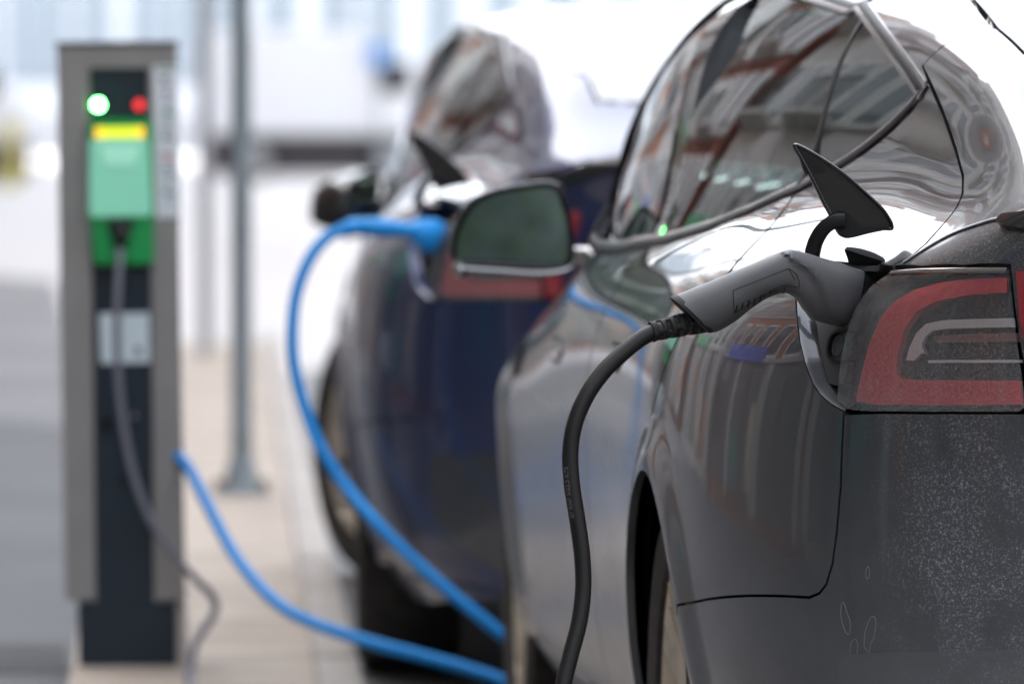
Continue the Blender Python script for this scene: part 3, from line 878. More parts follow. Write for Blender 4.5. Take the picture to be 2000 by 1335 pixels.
flap_prism('flap_inner_panel', ins(base, 7.0), .003, .0048, mat('flap_inner_plastic', (.034, .031, .028), .22, bump=(700, .15)), flap, 0)
flap_prism('flap_latch', smooth2([(1566, 302), (1610, 327), (1602, 336), (1574, 340)], 3), .0048, .0060, BLACKM, flap, .0004)
flap_prism('flap_foot', smooth2([(1634, 446), (1650, 440), (1700, 444), (1728, 440), (1728, 447), (1690, 456), (1660, 464), (1643, 463)], 3), .0085, .016, BLACKM, flap, .001)
flap_prism('flap_hinge_block', smooth2([(1612, 425), (1640, 409), (1656, 421), (1668, 440), (1640, 446), (1622, 440)], 2), .004, .013, BLACKM, flap, .001)
hp = catmull([FF(1648, 430, .016), FF(1628, 432, .017), FF(1608, 445, .016), FF(1594, 468, .012), FF(1588, 492, .006), FF(1586, 520, -.006)], 8)
sect = [(-.8, -1.0), (.8, -1.0), (1.0, -.7), (1.0, .7), (.8, 1.0), (.2, 1.0), (.0, .55), (-.2, 1.0), (-.8, 1.0), (-1.0, .7), (-1.0, -.7)]
sweep('flap_arm', hp, [.0095] * len(hp), BLACKM, flap, sect=[(a * .75, b) for a, b in sect], up=V((0, -1, 0)))
# rubber hinge cover lying on the shoulder
hc = [(1649, 487), (1656, 484), (1680, 487), (1706, 495), (1728, 507), (1737, 516), (1700, 519), (1662, 517), (1654, 502)]
bm = bmesh.new()
A = [bm.verts.new(car_pt(x, y, 8.665)) for x, y in smooth2(hc, 3)]
Bv = [bm.verts.new(car_pt(x, y, 8.665) + V((.004, .022, .001))) for x, y in smooth2(hc, 3)]
n = len(A); bm.faces.new(A); bm.faces.new(Bv[::-1])
for k in range(n): bm.faces.new((A[k], Bv[k], Bv[(k + 1) % n], A[(k + 1) % n]))
bmesh.ops.recalc_face_normals(bm, faces=bm.faces)
bmesh.ops.bevel(bm, geom=[e for e in bm.edges if e.calc_face_angle(0) > .8], offset=.0025, segments=3, affect='EDGES')
me = bpy.data.meshes.new('hinge_cover'); bm.to_mesh(me); bm.free()
for p in me.polygons: p.use_smooth = True
link('hinge_cover', me, BLACKM, grey_car)

# ---- door handles: flush paddles
for (u, z) in ((.62, .835), (1.72, .805)):
    pl = uzp(f"{u},{z} {u+.05},{z+.018} {u+.20},{z+.016} {u+.225},{z} {u+.20},{z-.014} {u+.05},{z-.016}")
    patch('door_handle', pl, SIDE, GREY, grey_car, gap=0, thick=.006, off=.004, grid=.01, cover=None, mirror=True)
    ribbon('handle_recess', dens(pl, .02), .0, .006, .0006, BLACKM, grey_car, mirror=True)
# side camera on the fender
sc = uzp("2.50,.79 2.62,.775 2.60,.75 2.52,.735")
patch('fender_camera', sc, SIDE, BLACKG, grey_car, gap=0, thick=.008, off=.006, grid=.01, cover=None, mirror=True)

# ---- door mirror
YM = 11.36
gl = [(897, 505), (893, 484), (898, 455), (912, 424), (935, 397), (970, 381), (1015, 372), (1055, 367), (1076, 368), (1088, 376), (1098, 404), (1107, 440), (1110, 480), (1107, 505), (1094, 513), (1050, 513), (990, 510), (930, 508)]
ho = [(889, 512), (884, 486), (888, 452), (902, 416), (926, 388), (963, 371), (1012, 361), (1058, 355), (1082, 357), (1097, 367), (1108, 398), (1117, 438), (1121, 482), (1117, 512), (1100, 524), (1050, 528), (985, 524), (925, 520)]
mir_root = empty('door_mirror', (0, 0, 0)); mir_root.parent = grey_car
def mpt(x, y, dy):
    p = at(x, y, YM); return V((p.x, p.y + dy, p.z)) - ORG
GLp, HOp = smooth2(gl, 4), smooth2(ho, 4)
n = len(GLp)
bm = bmesh.new()
mc = (1005, 445)
rings = [[bm.verts.new(mpt(x, y, .010)) for x, y in GLp], [bm.verts.new(mpt(x, y, 0)) for x, y in HOp]]
for sc_, dy in ((1.02, .02), (1.0, .05), (.90, .085), (.68, .115), (.35, .13)):
    rings.append([bm.verts.new(mpt(mc[0] + (x - mc[0]) * sc_, mc[1] + (y - mc[1]) * sc_, dy)) for x, y in HOp])
for A, B in zip(rings, rings[1:]):
    for k in range(n): bm.faces.new((A[k], A[(k + 1) % n], B[(k + 1) % n], B[k]))
bm.faces.new(rings[-1]); bmesh.ops.recalc_face_normals(bm, faces=bm.faces)
me = bpy.data.meshes.new('mirror_housing'); bm.to_mesh(me); bm.free()
for p in me.polygons: p.use_smooth = True
link('mirror_housing', me, BLACKG, mir_root)
g = MB(); bm = g.bm
A = [bm.verts.new(mpt(x, y, .006)) for x, y in GLp]; _f = bm.faces.new(A); _f.normal_update()
if _f.normal.y > 0: _f.normal_flip()
gg = g.build('mirror_glass', MIRROR, mir_root, recalc=False, auto=0)
# turn of the glass comes from its normals: aimed slightly down and to the car as a driver sets it
me = gg.data
me.normals_split_custom_set_from_vertices([V((-.05, -1, .045)).normalized() + V(((v.co.x) * .0, 0, 0)) for v in me.vertices])
lp = catmull([mpt(x, y, dy) for x, y, dy in ((888, 514, .0), (900, 524, .0), (925, 527, .0), (985, 531, .0), (1050, 535, .0), (1098, 531, .0), (1116, 522, .005), (1124, 506, .02))], 6)
sweep('mirror_lip', lp, .0055, CHROME, mir_root, seg=12)
MB().sph(mpt(900, 529, .005), .014, 16, (1, 1, .9)).build('mirror_tip', CHROME, mir_root)
ar = [mpt(1112, 502, .03), mpt(1140, 500, .02), mpt(1170, 502, .01), mpt(1200, 512, .04)]
sweep('mirror_arm', catmull(ar, 6), .016, CHROME, mir_root, seg=14)
for ch in list(mir_root.children):   # the same mirror on the far side
    me = ch.data.copy(); me.transform(Matrix.Scale(-1, 4, V((1, 0, 0)))); me.flip_normals()
    link(ch.name.split('.')[0], me, None, grey_car)

# ---- cabin
cab = []
def seat(x, y, w_, back=True):
    m = MB(); m.box((x, y, .50), (w_, .50, .16), None, .05, 3)
    m.box((x, y - .30, .80), (w_ * .94, .13, .62), Matrix.Rotation(R(-16), 3, 'X') if False else None, .05, 3)
    s = m.build('seat', SEAT, grey_car)
    h = MB().box((x, y - .34, 1.09), (.22, .08, .12), None, .04, 3).build('headrest', SEAT, s)
    return s
for x in (-.38, .38): seat(x, 1.35, .50)
m = MB(); m.box((0, .42, .48), (1.24, .5, .16), None, .05, 3); m.box((0, .12, .76), (1.24, .14, .46), None, .05, 3)
rs = m.build('rear_bench', SEAT, grey_car)
for x in (-.40, .40): MB().box((x, .08, 1.02), (.22, .08, .10), None, .035, 3).build('headrest', SEAT, rs)
MB().box((0, -.28, .985), (1.16, .70, .02)).build('parcel_shelf', SEAT, grey_car)
MB().box((0, 1.1, .26), (1.5, 2.6, .04)).build('cabin_floor', SEAT, grey_car)
MB().box((0, 2.15, .86), (1.36, .35, .16), None, .06, 3).build('dashboard', SEAT, grey_car)
st = MB(); st.lathe([(.185 + .014 * math.cos(t), .014 * math.sin(t)) for t in [2 * math.pi * k / 10 for k in range(11)]], axis='Y', seg=32)
so = st.build('steering_wheel', SEAT, grey_car); so.location = (-.38, 1.88, .93); so.rotation_euler = (R(-25), 0, 0)

# ---- shell: the whole body; sunk and black under the panels, open at the windows and arches
me4 = body_mesh(4)
bm = bmesh.new(); bm.from_mesh(me4); bm.normal_update()
prep = []
for d, P, kind in COVER:
    ax, ay = chart_axes(d); P = P if kind == 'hole' else inset(P, -.005); prep.append((d, ax, ay, P, kind, min(p[0] for p in P), max(p[0] for p in P), min(p[1] for p in P), max(p[1] for p in P)))
state = {}
for v in bm.verts:
    s = 0
    for (d, ax, ay, P, kind, x0, x1, y0, y1) in prep:
        if v.normal.dot(d) > -.05: continue
        if abs(d.x) > .9 and v.co.x * d.x > 0: continue
        x, y = v.co.dot(ax), v.co.dot(ay)
        if x < x0 or x > x1 or y < y0 or y > y1: continue
        if abs(d.x) > .1 and v.co.x * d.x > .05: continue
        if v.co.y > 1.5 and d in (LID, DIAG, V((-DIAG.x, DIAG.y, DIAG.z))): continue
        if inpoly(x, y, P):
            if kind == 'hole': s = 2; break
            s = max(s, 1)
    if s != 2 and abs(v.co.x) > .5 and v.co.z < .75:
        for ax0 in (0.0, AXF):
            if math.hypot(v.co.y - ax0, v.co.z - ARCH_Z) < .375: s = 3
    state[v.index] = s
vn = [v.normal.copy() for v in bm.verts]
kill = []
for f in bm.faces:
    ss = [state[v.index] for v in f.verts]
    if all(s == 2 for s in ss) or any(s == 3 for s in ss): kill.append(f)
    elif all(s > 0 for s in ss): f.material_index = 1
for v in bm.verts:
    if state[v.index] in (1, 2): v.co -= vn[v.index] * .022
port_d, pax, pay = DIAG, *chart_axes(DIAG)
pp_ = [(p.dot(pax), p.dot(pay)) for p in pxs("1640,830 1560,740 1545,600 1560,500 1740,505 2020,500 2030,815")]
for f in bm.faces:      # room for the lamp and the charge port
    c = f.calc_center_median()
    for sg in (1, -1):
        q = V((c.x * sg, c.y, c.z))
        if q.x < 0 and inpoly(q.dot(pax), q.dot(pay), pp_) and f not in kill: kill.append(f)
bmesh.ops.delete(bm, geom=list(set(kill)), context='FACES')
me = bpy.data.meshes.new('body'); bm.to_mesh(me); bm.free()
for p in me.polygons: p.use_smooth = True
link('body', me, [GREY, BLACKI], grey_car)
# ------------------------------------------------------------------ black charging plug and its cable (world space)
YP = 8.63
def wp(px, py, dy=0.0): return at(px, py, YP + dy)
plug = empty('charging_cable', wp(1660, 586), 0, 'black charging cable whose grey black plug sits in the nearest car\'s open port', 'charging cable')
def child_world(o, root):
    o.parent = root; o.matrix_parent_inverse = root.matrix_world.inverted()
bpy.context.view_layer.update()
sec = [  # top pixel, bottom pixel, half depth, depth offset, squareness
 (1688,530,1660,650,.030,.045,1.95),(1681,527,1654,644,.033,.040,1.95),(1660,520,1640,637,.034,.026,2.05),(1640,513,1620,633,.034,.016,2.05),(1605,503,1590,624,.033,.004,2.15),
 (1578,495,1570,606,.032,-.004,2.25),(1556,489,1558,588,.0305,-.010,2.35),(1538,487,1546,577,.033,-.014,2.35),(1510,497,1530,572,.032,-.018,2.35),
 (1470,514,1500,581,.032,-.022,2.25),(1430,531,1465,604,.032,-.026,2.15),(1395,546,1438,626,.033,-.030,2.05),(1360,560,1412,642,.034,-.033,2.05),
 (1335,570,1399,648,.034,-.035,2.05),(1316,578,1389,649,.034,-.037,2.05)]
nseg = 40
def handle_rings(sec, grow=1.0):
    R_ = []
    for (x0, y0, x1, y1, hd, dy, e) in sec:
        a, b = wp(x0, y0, dy), wp(x1, y1, dy); c = (a + b) / 2; up = (a - b) / 2; out = V((0, -1, 0))
        ring = []
        for k in range(nseg):
            t = 2 * math.pi * k / nseg
            ct, st = math.cos(t), math.sin(t)
            ring.append(c + up * math.copysign(abs(ct) ** (2 / e), ct) * grow + out * hd * math.copysign(abs(st) ** (2 / e), st) * grow)
        R_.append(ring)
    return R_
def interp_sec(sec, n):
    out = []
    for i in range(len(sec) - 1):
        for k in range(n):
            t = k / n
            p0, p1, p2, p3 = sec[max(0, i - 1)], sec[i], sec[i + 1], sec[min(len(sec) - 1, i + 2)]
            out.append(tuple(.5 * (2 * b + (c - a) * t + (2 * a - 5 * b + 4 * c - d) * t * t + (3 * b - a - 3 * c + d) * t ** 3) for a, b, c, d in zip(p0, p1, p2, p3)))
    out.append(sec[-1]); return out
def loft(name, rings, m_, par, cap=True, dent=None):
    vs = [v for r in rings for v in r]; n = len(rings[0]); fs = []
    for i in range(len(rings) - 1):
        for k in range(n): fs.append((i * n + k, (i + 1) * n + k, (i + 1) * n + (k + 1) % n, i * n + (k + 1) % n))
    if cap: fs.append(tuple(range(n))); fs.append(tuple((len(rings) - 1) * n + k for k in range(n))[::-1])
    o = pyd(name, vs, fs, m_); o.data.set_sharp_from_angle(angle=R(48))
    if par: child_world(o, par)
    return o
fine = interp_sec(sec, 6)
hr = handle_rings(fine)
# scooped side of the head: a dish that leaves a ridge running from the bend into the barrel
ridge = [(1545, 503), (1580, 523), (1603, 552), (1613, 580), (1620, 614)]
def side_of(px, py):
    best = 1e9; sg = 1
    for (x0, y0), (x1, y1) in zip(ridge, ridge[1:]):
        t = max(0, min(1, ((px - x0) * (x1 - x0) + (py - y0) * (y1 - y0)) / ((x1 - x0) ** 2 + (y1 - y0) ** 2)))
        qx, qy = x0 + (x1 - x0) * t, y0 + (y1 - y0) * t; dd = math.hypot(px - qx, py - qy)
        if dd < best:
            best = dd; cr = (x1 - x0) * (py - y0) - (y1 - y0) * (px - x0); sg = 1 if cr > 0 else -1
    return best * sg
for ring in hr:
    for k, v in enumerate(ring):
        if math.sin(2 * math.pi * k / nseg) > .15:
            px, py = proj(v)
            if 1480 < px < 1660:
                s = side_of(px, py)            # positive = below/left of the ridge
                if s > 0:
                    t = min(1, s / 9.0) * max(0, 1 - s / 75.0) * min(1, (px - 1480) / 60.0)
                    v.y += .0075 * t
loft('plug_body', hr, PLUGM, plug)
# collar line and end cap of the handle
endr = handle_rings([(1322,575,1393,648,.031,-.036,2.5),(1314,577,1388,650,.0315,-.037,2.5),(1309,580,1383,650,.031,-.038,2.5),(1308,584,1380,648,.027,-.039,2.4)])
loft('plug_end_cap', endr, PLUGD, plug)
face = handle_rings([(1689,532,1662,648,.029,.046,2.3),(1712,552,1684,650,.026,.075,2.2),(1735,560,1705,640,.024,.11,2.0)])
loft('plug_nose', face, PLUGD, plug)
# grip inlay: thin raised outline and ribs under the handle
def skin(px, py, lift=.0006):          # point on the camera-facing side of the plug body
    h = PB.ray_cast(CO, ray(px, py))
    if h[0] is None: h = PB.find_nearest(wp(px, py, -.05))
    return h[0] + h[1] * (lift if h[1].y < 0 else -lift), (h[1] if h[1].y < 0 else -h[1])
_pb = plug.children[0]
_bm = bmesh.new(); _bm.from_mesh(_pb.data); bmesh.ops.transform(_bm, matrix=Matrix.Identity(4), verts=_bm.verts)
PB = BVHTree.FromBMesh(_bm)
def groove(name, pts, w_, m_, closed=True, n=6):
    P = [V((x, y, 0)) for x, y in pts]
    D = []
    Q = P + ([P[0]] if closed else [])
    for a, b in zip(Q, Q[1:]):
        for k in range(n): D.append(a.lerp(b, k / n))
    if not closed: D.append(Q[-1])
    path = [skin(p.x, p.y, .0002)[0] for p in D]
    if closed: path.append(path[0])
    o = sweep(name, path, w_, m_, None, seg=6, caps=not closed); child_world(o, plug); return o
groove('grip_outline', [(1432, 567), (1541, 524), (1556, 536), (1561, 551), (1561, 561), (1530, 556), (1500, 570), (1466, 590), (1434, 612)], .00055, PLUGD)
groove('grip_outline', [(1523, 531), (1540, 525), (1552, 546)], .0005, PLUGD, closed=False)
for k in range(9):
    x0 = 1440 + k * 11.5; y0 = 603 - k * 4.6 + (0 if k < 7 else 2)
    p0, n0 = skin(x0, y0 - 8, .0); p1, n1 = skin(x0 - 3, y0 + 6 - k * .3, .0)
    o = sweep('grip_rib', [p0, (p0 + p1) / 2 + n0 * .0006, p1], .0014, PLUGD, None, seg=8); child_world(o, plug)
# slotted strain relief
ba, bb = wp(1372, 625, -.037), wp(1272, 648, -.052)
bdir = (bb - ba).normalized(); L_ = (bb - ba).length
q = bdir.to_track_quat('Z', 'Y').to_matrix().to_4x4(); BM_ = Matrix.Translation(ba) @ q
def boot_r(t): return .0168 - .0042 * t
nb_, na_ = 30, 48
vs, fs = [], []
for i in range(nb_ + 1):
    t = i / nb_
    for k in range(na_):
        a = 2 * math.pi * k / na_; r = boot_r(t)
        ringpos = (t - .12) / .80 * 5
        inslot = 0 < ringpos < 5 and .25 < ringpos % 1 < .72
        sect_ = ((a / (2 * math.pi) * 4 + (.25 if int(ringpos) % 2 else .0)) % 1)
        if inslot and .16 < sect_ < .84: r -= .0030
        if t > .96: r += .0010
        vs.append(BM_ @ V((r * math.cos(a), r * math.sin(a), t * L_)))
for i in range(nb_):
    for k in range(na_): fs.append((i * na_ + k, i * na_ + (k + 1) % na_, (i + 1) * na_ + (k + 1) % na_, (i + 1) * na_ + k))
fs.append(tuple(range(na_))[::-1]); fs.append(tuple(nb_ * na_ + k for k in range(na_)))
o = pyd('strain_relief', vs, fs, PLUGD); o.data.set_sharp_from_angle(angle=R(30)); child_world(o, plug)
cpx = [(1300, 641, 0), (1276, 648, -.002), (1250, 662, -.006), (1215, 690, -.014), (1180, 724, -.022), (1148, 768, -.03), (1124, 822, -.036), (1114, 880, -.04), (1117, 945, -.045),
       (1127, 1010, -.05), (1137, 1085, -.056), (1139, 1150, -.062), (1131, 1215, -.07), (1114, 1280, -.08), (1098, 1345, -.09), (1086, 1420, -.10), (1080, 1500, -.12)]
pth = [wp(x, y, dy - .05) for x, y, dy in cpx]
last = pth[-1]
pth += [V((last.x - .01, last.y - .05, last.z - .20)), V((last.x - .02, last.y - .15, last.z - .42)), V((last.x - .04, last.y - .35, .10)), V((last.x - .1, last.y - .7, .012)), V((last.x - .2, last.y - 1.5, .012)), V((last.x - .5, last.y - 2.6, .012))]
cb = catmull(pth, 10)
o = sweep('cable', cb, .0107, RUBBER, None, seg=24); child_world(o, plug)
# faint white print running along the sheath
INK = mat('cable_print', (.17, .17, .17), .6)
def text_on_path(txt, pts, size, m_, parent, out=V((0, -1, 0)), lift=.0109):
    cu = bpy.data.curves.new('print', 'FONT'); cu.body = txt; cu.size = size; cu.resolution_u = 2
    ob = bpy.data.objects.new('tmp', cu); COL.objects.link(ob)
    dg = bpy.context.evaluated_depsgraph_get(); dg.update()
    me = bpy.data.meshes.new_from_object(ob.evaluated_get(dg)); bpy.data.objects.remove(ob)
    L = [0.0]
    for a, b in zip(pts, pts[1:]): L.append(L[-1] + (b - a).length)
    for v in me.vertices:
        s = v.co.x; j = 0
        while j < len(L) - 2 and L[j + 1] < s: j += 1
        a, b = pts[j], pts[j + 1]; t = (s - L[j]) / (L[j + 1] - L[j]); p = a.lerp(b, t)
        tn = (b - a).normalized(); side = tn.cross(out).normalized(); yy = v.co.y - size * .35
        ang = yy / lift
        v.co = p + (out * math.cos(ang) - side * math.sin(ang)).normalized() * lift
    o = link('sheath_print', me, m_); child_world(o, parent); return o
ip = [p for p in cb if 862 <= proj(p)[1] <= 1010]
text_on_path('07 RNF 5G2,5 0,75', [p for p in cb if 872 <= proj(p)[1] <= 1010][::-1], .0085, INK, plug, out=V((-.62, -.78, 0)))

# dried drip marks on the bumper: thin closed outlines of salt
SALT = mat('dried_salt', (.26, .27, .28), .9)
def drip(pts):
    P3_ = []
    for p in catmull([V((x, y, 0)) for x, y in pts], 5, True):
        h = BVH.ray_cast(CO - ORG, ray(p.x, p.y)); a, n = surf(h); P3_.append(a)
    o = ribbon('salt_mark', P3_, -.0003, .0003, .0001, SALT, grey_car, lift=.0002)
drip([(1643, 1182), (1648, 1176), (1654, 1195), (1661, 1215), (1658, 1238), (1650, 1230), (1643, 1205)])
drip([(1664, 1252), (1672, 1248), (1675, 1262), (1670, 1296), (1664, 1292), (1660, 1270)])
drip([(1700, 1206), (1708, 1204), (1711, 1220), (1706, 1245), (1699, 1262), (1696, 1308), (1692, 1306), (1694, 1270), (1688, 1262), (1690, 1232)])
drip([(1692, 1112), (1696, 1105), (1699, 1118), (1695, 1130), (1691, 1124)])
# ------------------------------------------------------------------ the blue car ahead: the same shapes, its own paint, its front wheels turned
blue_m = Matrix.Translation((1.66, 14.30, 0)) @ Matrix.Rotation(R(-2.9), 4, 'Z')
blue_car = empty('car', (1.66, 14.30, 0), R(-2.9), 'dark blue saloon car ahead, its front wheels turned and a blue plug in its port', 'car')
def copy_tree(o, parent, swap):
    c = o.copy()
    if o.data:
        if any(m in swap for m in o.data.materials):
            c.data = o.data.copy()
            for i, m in enumerate(c.data.materials):
                if m in swap: c.data.materials[i] = swap[m]
    COL.objects.link(c); c.parent = parent
    for ch in o.children: copy_tree(ch, c, swap)
    return c
BGLASS = thin_glass('blue_car_rear_glass', (.25, .28, .30), haze=.62, haze_col=(.86, .88, .90))  # stronger white layer, painting the sky's reflection in this rear glass
car_paint('blue_lower', (.006, .008, .014), metal=.1, dirt=.1)
for ch in list(grey_car.children):
    nm = ch.name.split('.')[0]
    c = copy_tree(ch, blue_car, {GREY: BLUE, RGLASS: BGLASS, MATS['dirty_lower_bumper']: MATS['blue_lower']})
    if nm == 'door_mirror' and c.type == 'EMPTY':      # folded back against the window
        piv = mpt(1165, 500, .01)
        c.matrix_local = Matrix.Translation(piv) @ Matrix.Rotation(R(66), 4, 'Z') @ Matrix.Translation(-piv - V((0, 0, .03)))
    if nm in ('tyre', 'rim', 'brake_disc') and c.location.y > 1:
        c.rotation_euler.z += R(24)
bpy.context.view_layer.update()

# ------------------------------------------------------------------ blue cable: post socket -> ground loop -> blue car
BLUEC = mat('blue_cable_sheath', (.003, .27, .74), .5)
BLUEP = mat('blue_plug_plastic', (.004, .30, .80), .45)
port_w = blue_m @ px_hit(1640, 600)
YB = port_w.y
def bw(x, y, Y): return at(x, y, Y)
bc = empty('charging_cable', bw(850, 460, YB), 0, 'bright blue charging cable looping from the post to the dark blue car', 'charging cable')
bpy.context.view_layer.update()
path_px = [(672, 448, YB - .05), (640, 462, YB - .06), (605, 505, YB - .08), (580, 570, YB - .10), (571, 640, YB - .12), (574, 710, YB - .14), (590, 780, YB - .16), (622, 865, YB - .19), (672, 945, YB - .22),
           (735, 1020, 13.30), (810, 1095, 13.27), (890, 1165, 13.24), (960, 1222, 13.22), (1010, 1262, 13.21), (1060, 1312, 13.20), (1100, 1360, 13.20), (1115, 1388, 13.21)]
p1 = [bw(*q) for q in path_px]
p2 = [bw(*q) for q in [(1090, 1394, 13.22), (1045, 1362, 13.24), (985, 1330, 13.26), (930, 1310, 13.3), (850, 1287, 13.35), (755, 1262, 13.4), (690, 1243, 13.45), (620, 1219, 13.5), (555, 1187, 13.6), (500, 1137, 13.75), (455, 1078, 13.9), (415, 1005, 14.05), (385, 945, 14.2), (362, 905, 14.30), (335, 880, 14.36)]]
o = sweep('cable', catmull(p1 + p2, 8), .0122, BLUEC, None, seg=18); child_world(o, bc)
hs = [(700,428,703,458,.020,-.02),(730,425,730,462,.022,-.03),(770,430,768,463,.022,-.03),(798,434,798,464,.024,-.02),(818,428,812,480,.034,-.02),(845,427,838,496,.040,-.01),(866,434,864,490,.038,.01),(874,444,874,480,.03,.03)]
rg = []
for (x0, y0, x1, y1, hd, dy) in interp_sec(hs, 4):
    a, b = bw(x0, y0, YB + dy), bw(x1, y1, YB + dy); c = (a + b) / 2; up = (a - b) / 2
    rg.append([c + up * math.cos(2 * math.pi * k / 24) + V((0, -hd, 0)) * math.sin(2 * math.pi * k / 24) for k in range(24)])
loft('plug_body', rg, BLUEP, bc)
o = sweep('strain_relief', [bw(703, 443, YB - .02), bw(685, 443, YB - .03), bw(668, 449, YB - .05)], [.018, .016, .0145], BLUEP, None, seg=16); child_world(o, bc)

# ------------------------------------------------------------------ charging post
YS = 14.33
S_ = F_PX / YS
pc = onground(240, 1310)
post = empty('charging_post', (pc.x, YS, 0), 0, 'grey taupe charging post with green lit sockets standing on the pavement', 'charging post')
bpy.context.view_layer.update()
def q3(px, py, dy=0.0):           # post-local point from a photo pixel on its front face; the post leans a little
    p = at(px, py, YS + dy); return V((p.x - pc.x, dy, p.z))
TAUPE = mat('taupe_powder_coat', (.29, .275, .26), .5, noise=(9, .06), bump=(900, .1))
TPALE = mat('lit_side_coat', (.50, .46, .43), .5)  # paler taupe puts the light on the side face into the colour
PANEL = mat('anthracite_panel', (.012, .024, .038), .38, noise=(5, .15))
GREEN = mat('green_plastic', (.008, .36, .085), .45)
GREENL = mat('green_glow_plastic', (.02, .36, .12), .5, emit=(.05, .8, .25), es=.10)
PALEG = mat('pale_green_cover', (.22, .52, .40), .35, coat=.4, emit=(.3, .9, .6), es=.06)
def slab(name, quad, d0, d1, m_, parent=post, bev=.003):
    """quad of photo pixels on the front plane, from depth d0 (front) to d1 (back)"""
    bm = bmesh.new()
    A = [bm.verts.new(q3(x, y) + V((0, d0, 0))) for x, y in quad]; B = [bm.verts.new(q3(x, y) + V((0, d1, 0))) for x, y in quad]
    n = len(quad); bm.faces.new(A); bm.faces.new(B[::-1])
    for k in range(n): bm.faces.new((A[k], B[k], B[(k + 1) % n], A[(k + 1) % n]))
    bmesh.ops.recalc_face_normals(bm, faces=bm.faces)
    if bev: bmesh.ops.bevel(bm, geom=[e for e in bm.edges if e.calc_face_angle(0) > .6], offset=bev, segments=2, affect='EDGES')
    me = bpy.data.meshes.new(name); bm.to_mesh(me); bm.free()
    for p in me.polygons: p.use_smooth = True
    me.set_sharp_from_angle(angle=R(40))
    return link(name, me, m_, parent)
slab('post_frame', [(112, 86), (346, 84), (350, 428), (354, 700), (363, 1172), (302, 1172), (297, 700), (290, 133), (174, 133), (182, 700), (187, 1172), (129, 1172), (119, 600)], 0, .16, TAUPE)
slab('post_top', [(110, 82), (348, 80), (348, 89), (110, 91)], -.004, .165, mat('dark_edge', (.10, .095, .09), .5), bev=.001)
slab('post_base', [(152, 1178), (344, 1178), (345, 1312), (155, 1312)], .012, .15, PANEL)
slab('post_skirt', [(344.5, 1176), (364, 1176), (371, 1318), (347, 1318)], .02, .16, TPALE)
slab('front_panel', [(175, 134), (289, 134), (296, 700), (301, 1180), (188, 1180), (181, 700)], .014, .15, PANEL, bev=0)
slab('socket_box', [(173, 234), (297, 232), (300, 516), (184, 518), (176, 420)], -.030, .012, GREEN, bev=.006)
slab('socket_cover', [(174, 272), (290, 271), (296, 422), (174, 424)], -.046, -.031, PALEG, bev=.005)
slab('cover_glint', [(196, 284), (272, 284), (262, 322), (204, 322)], -.050, -.0465, mat('cover_highlight', (.46, .78, .64), .35, emit=(.3, .9, .6), es=.06), bev=.001)  # highlight on the cover, painted as a paler plate with slight glow
slab('display', [(186, 249), (280, 248), (281, 269), (186, 270)], -.036, -.031, mat('yellow_display', (.30, .32, .02), .4, emit=(.60, .66, .02), es=.30), bev=0)
slab('display_end', [(186, 249), (197, 249), (197, 270), (186, 270)], -.0375, -.0365, mat('amber_display', (.5, .3, .02), .4, emit=(.95, .45, .02), es=.35), bev=0)
slab('display_end', [(270, 248), (280, 248), (281, 269), (270, 269)], -.0375, -.0365, mat('amber_display'), bev=0)
slab('cable_throat', [(208, 428), (262, 428), (246, 478), (224, 478)], -.052, -.031, BLACKM, bev=.003)
def disc(name, px, py, r, m_, d=-.0):
    p = q3(px, py); return MB().cyl(p + V((0, d + .016, 0)), p + V((0, d - .004, 0)), r, r * .9, 24).build(name, m_, post)
disc('green_lamp', 192, 205, .0115, mat('green_led', (.1, .9, .2), .4, emit=(.10, 1.0, .14), es=15.0), .002)
disc('red_lamp', 272, 205, .0115, mat('red_led', (.5, .02, .02), .4, emit=(.75, .035, .04), es=.4), .002)
disc('lamp_bezel', 192, 205, .0150, BLACKM, .006); disc('lamp_bezel', 272, 205, .0150, BLACKM, .006)
disc('key_lock', 208, 826, .015, BLACKI, .004); disc('key_lock', 243, 936, .008, BLACKI, .004)
disc('screw', 262, 812, .006, mat('screw_steel', (.3, .28, .27), .4, 1.0), .004)
# printed sticker down the right leg, with its rows of small marks
slab('instruction_sticker', [(298, 129), (347, 128), (353, 424), (304, 425)], -.0015, .0005, mat('sticker_white', (.80, .82, .86), .45), bev=0)
DK, GRN_, RD_ = mat('sticker_ink', (.20, .22, .26), .6), mat('sticker_green', (.05, .30, .16), .6), mat('sticker_red', (.55, .08, .08), .6)
rnd = random.Random(3)
def mark(x0, y0, x1, y1, m_): slab('printed_mark', [(x0, y0), (x1, y0), (x1, y1), (x0, y1)], -.0028, -.0018, m_, bev=0)
for (x, y, w_, h, m_) in ((308, 133, 34, 5, GRN_), (314, 150, 12, 10, DK), (316, 166, 18, 3, DK), (320, 178, 8, 9, DK), (318, 196, 20, 3, DK), (320, 214, 10, 12, GRN_), (334, 218, 6, 8, GRN_), (316, 240, 22, 3, DK), (316, 250, 18, 3, DK), (318, 262, 9, 12, DK), (332, 264, 8, 9, DK),
                     (314, 300, 20, 4, RD_), (318, 309, 24, 4, RD_), (318, 325, 10, 10, DK), (332, 330, 9, 7, DK), (318, 345, 20, 3, DK), (320, 356, 16, 3, DK), (320, 370, 10, 12, DK), (335, 374, 8, 9, DK), (322, 396, 20, 3, DK)):
    mark(x, y, x + w_, y + h, m_)
slab('white_label', [(194, 612), (291, 611), (293, 708), (197, 710)], .008, .0135, mat('label_white', (.72, .82, .86), .45), bev=0)
def lab(x0, y0, x1, y1): slab('printed_mark', [(x0, y0), (x1, y0), (x1, y1), (x0, y1)], .0065, .0078, DK, bev=0)
lab(226, 614, 231, 708); lab(264, 676, 276, 690); lab(260, 692, 280, 695)
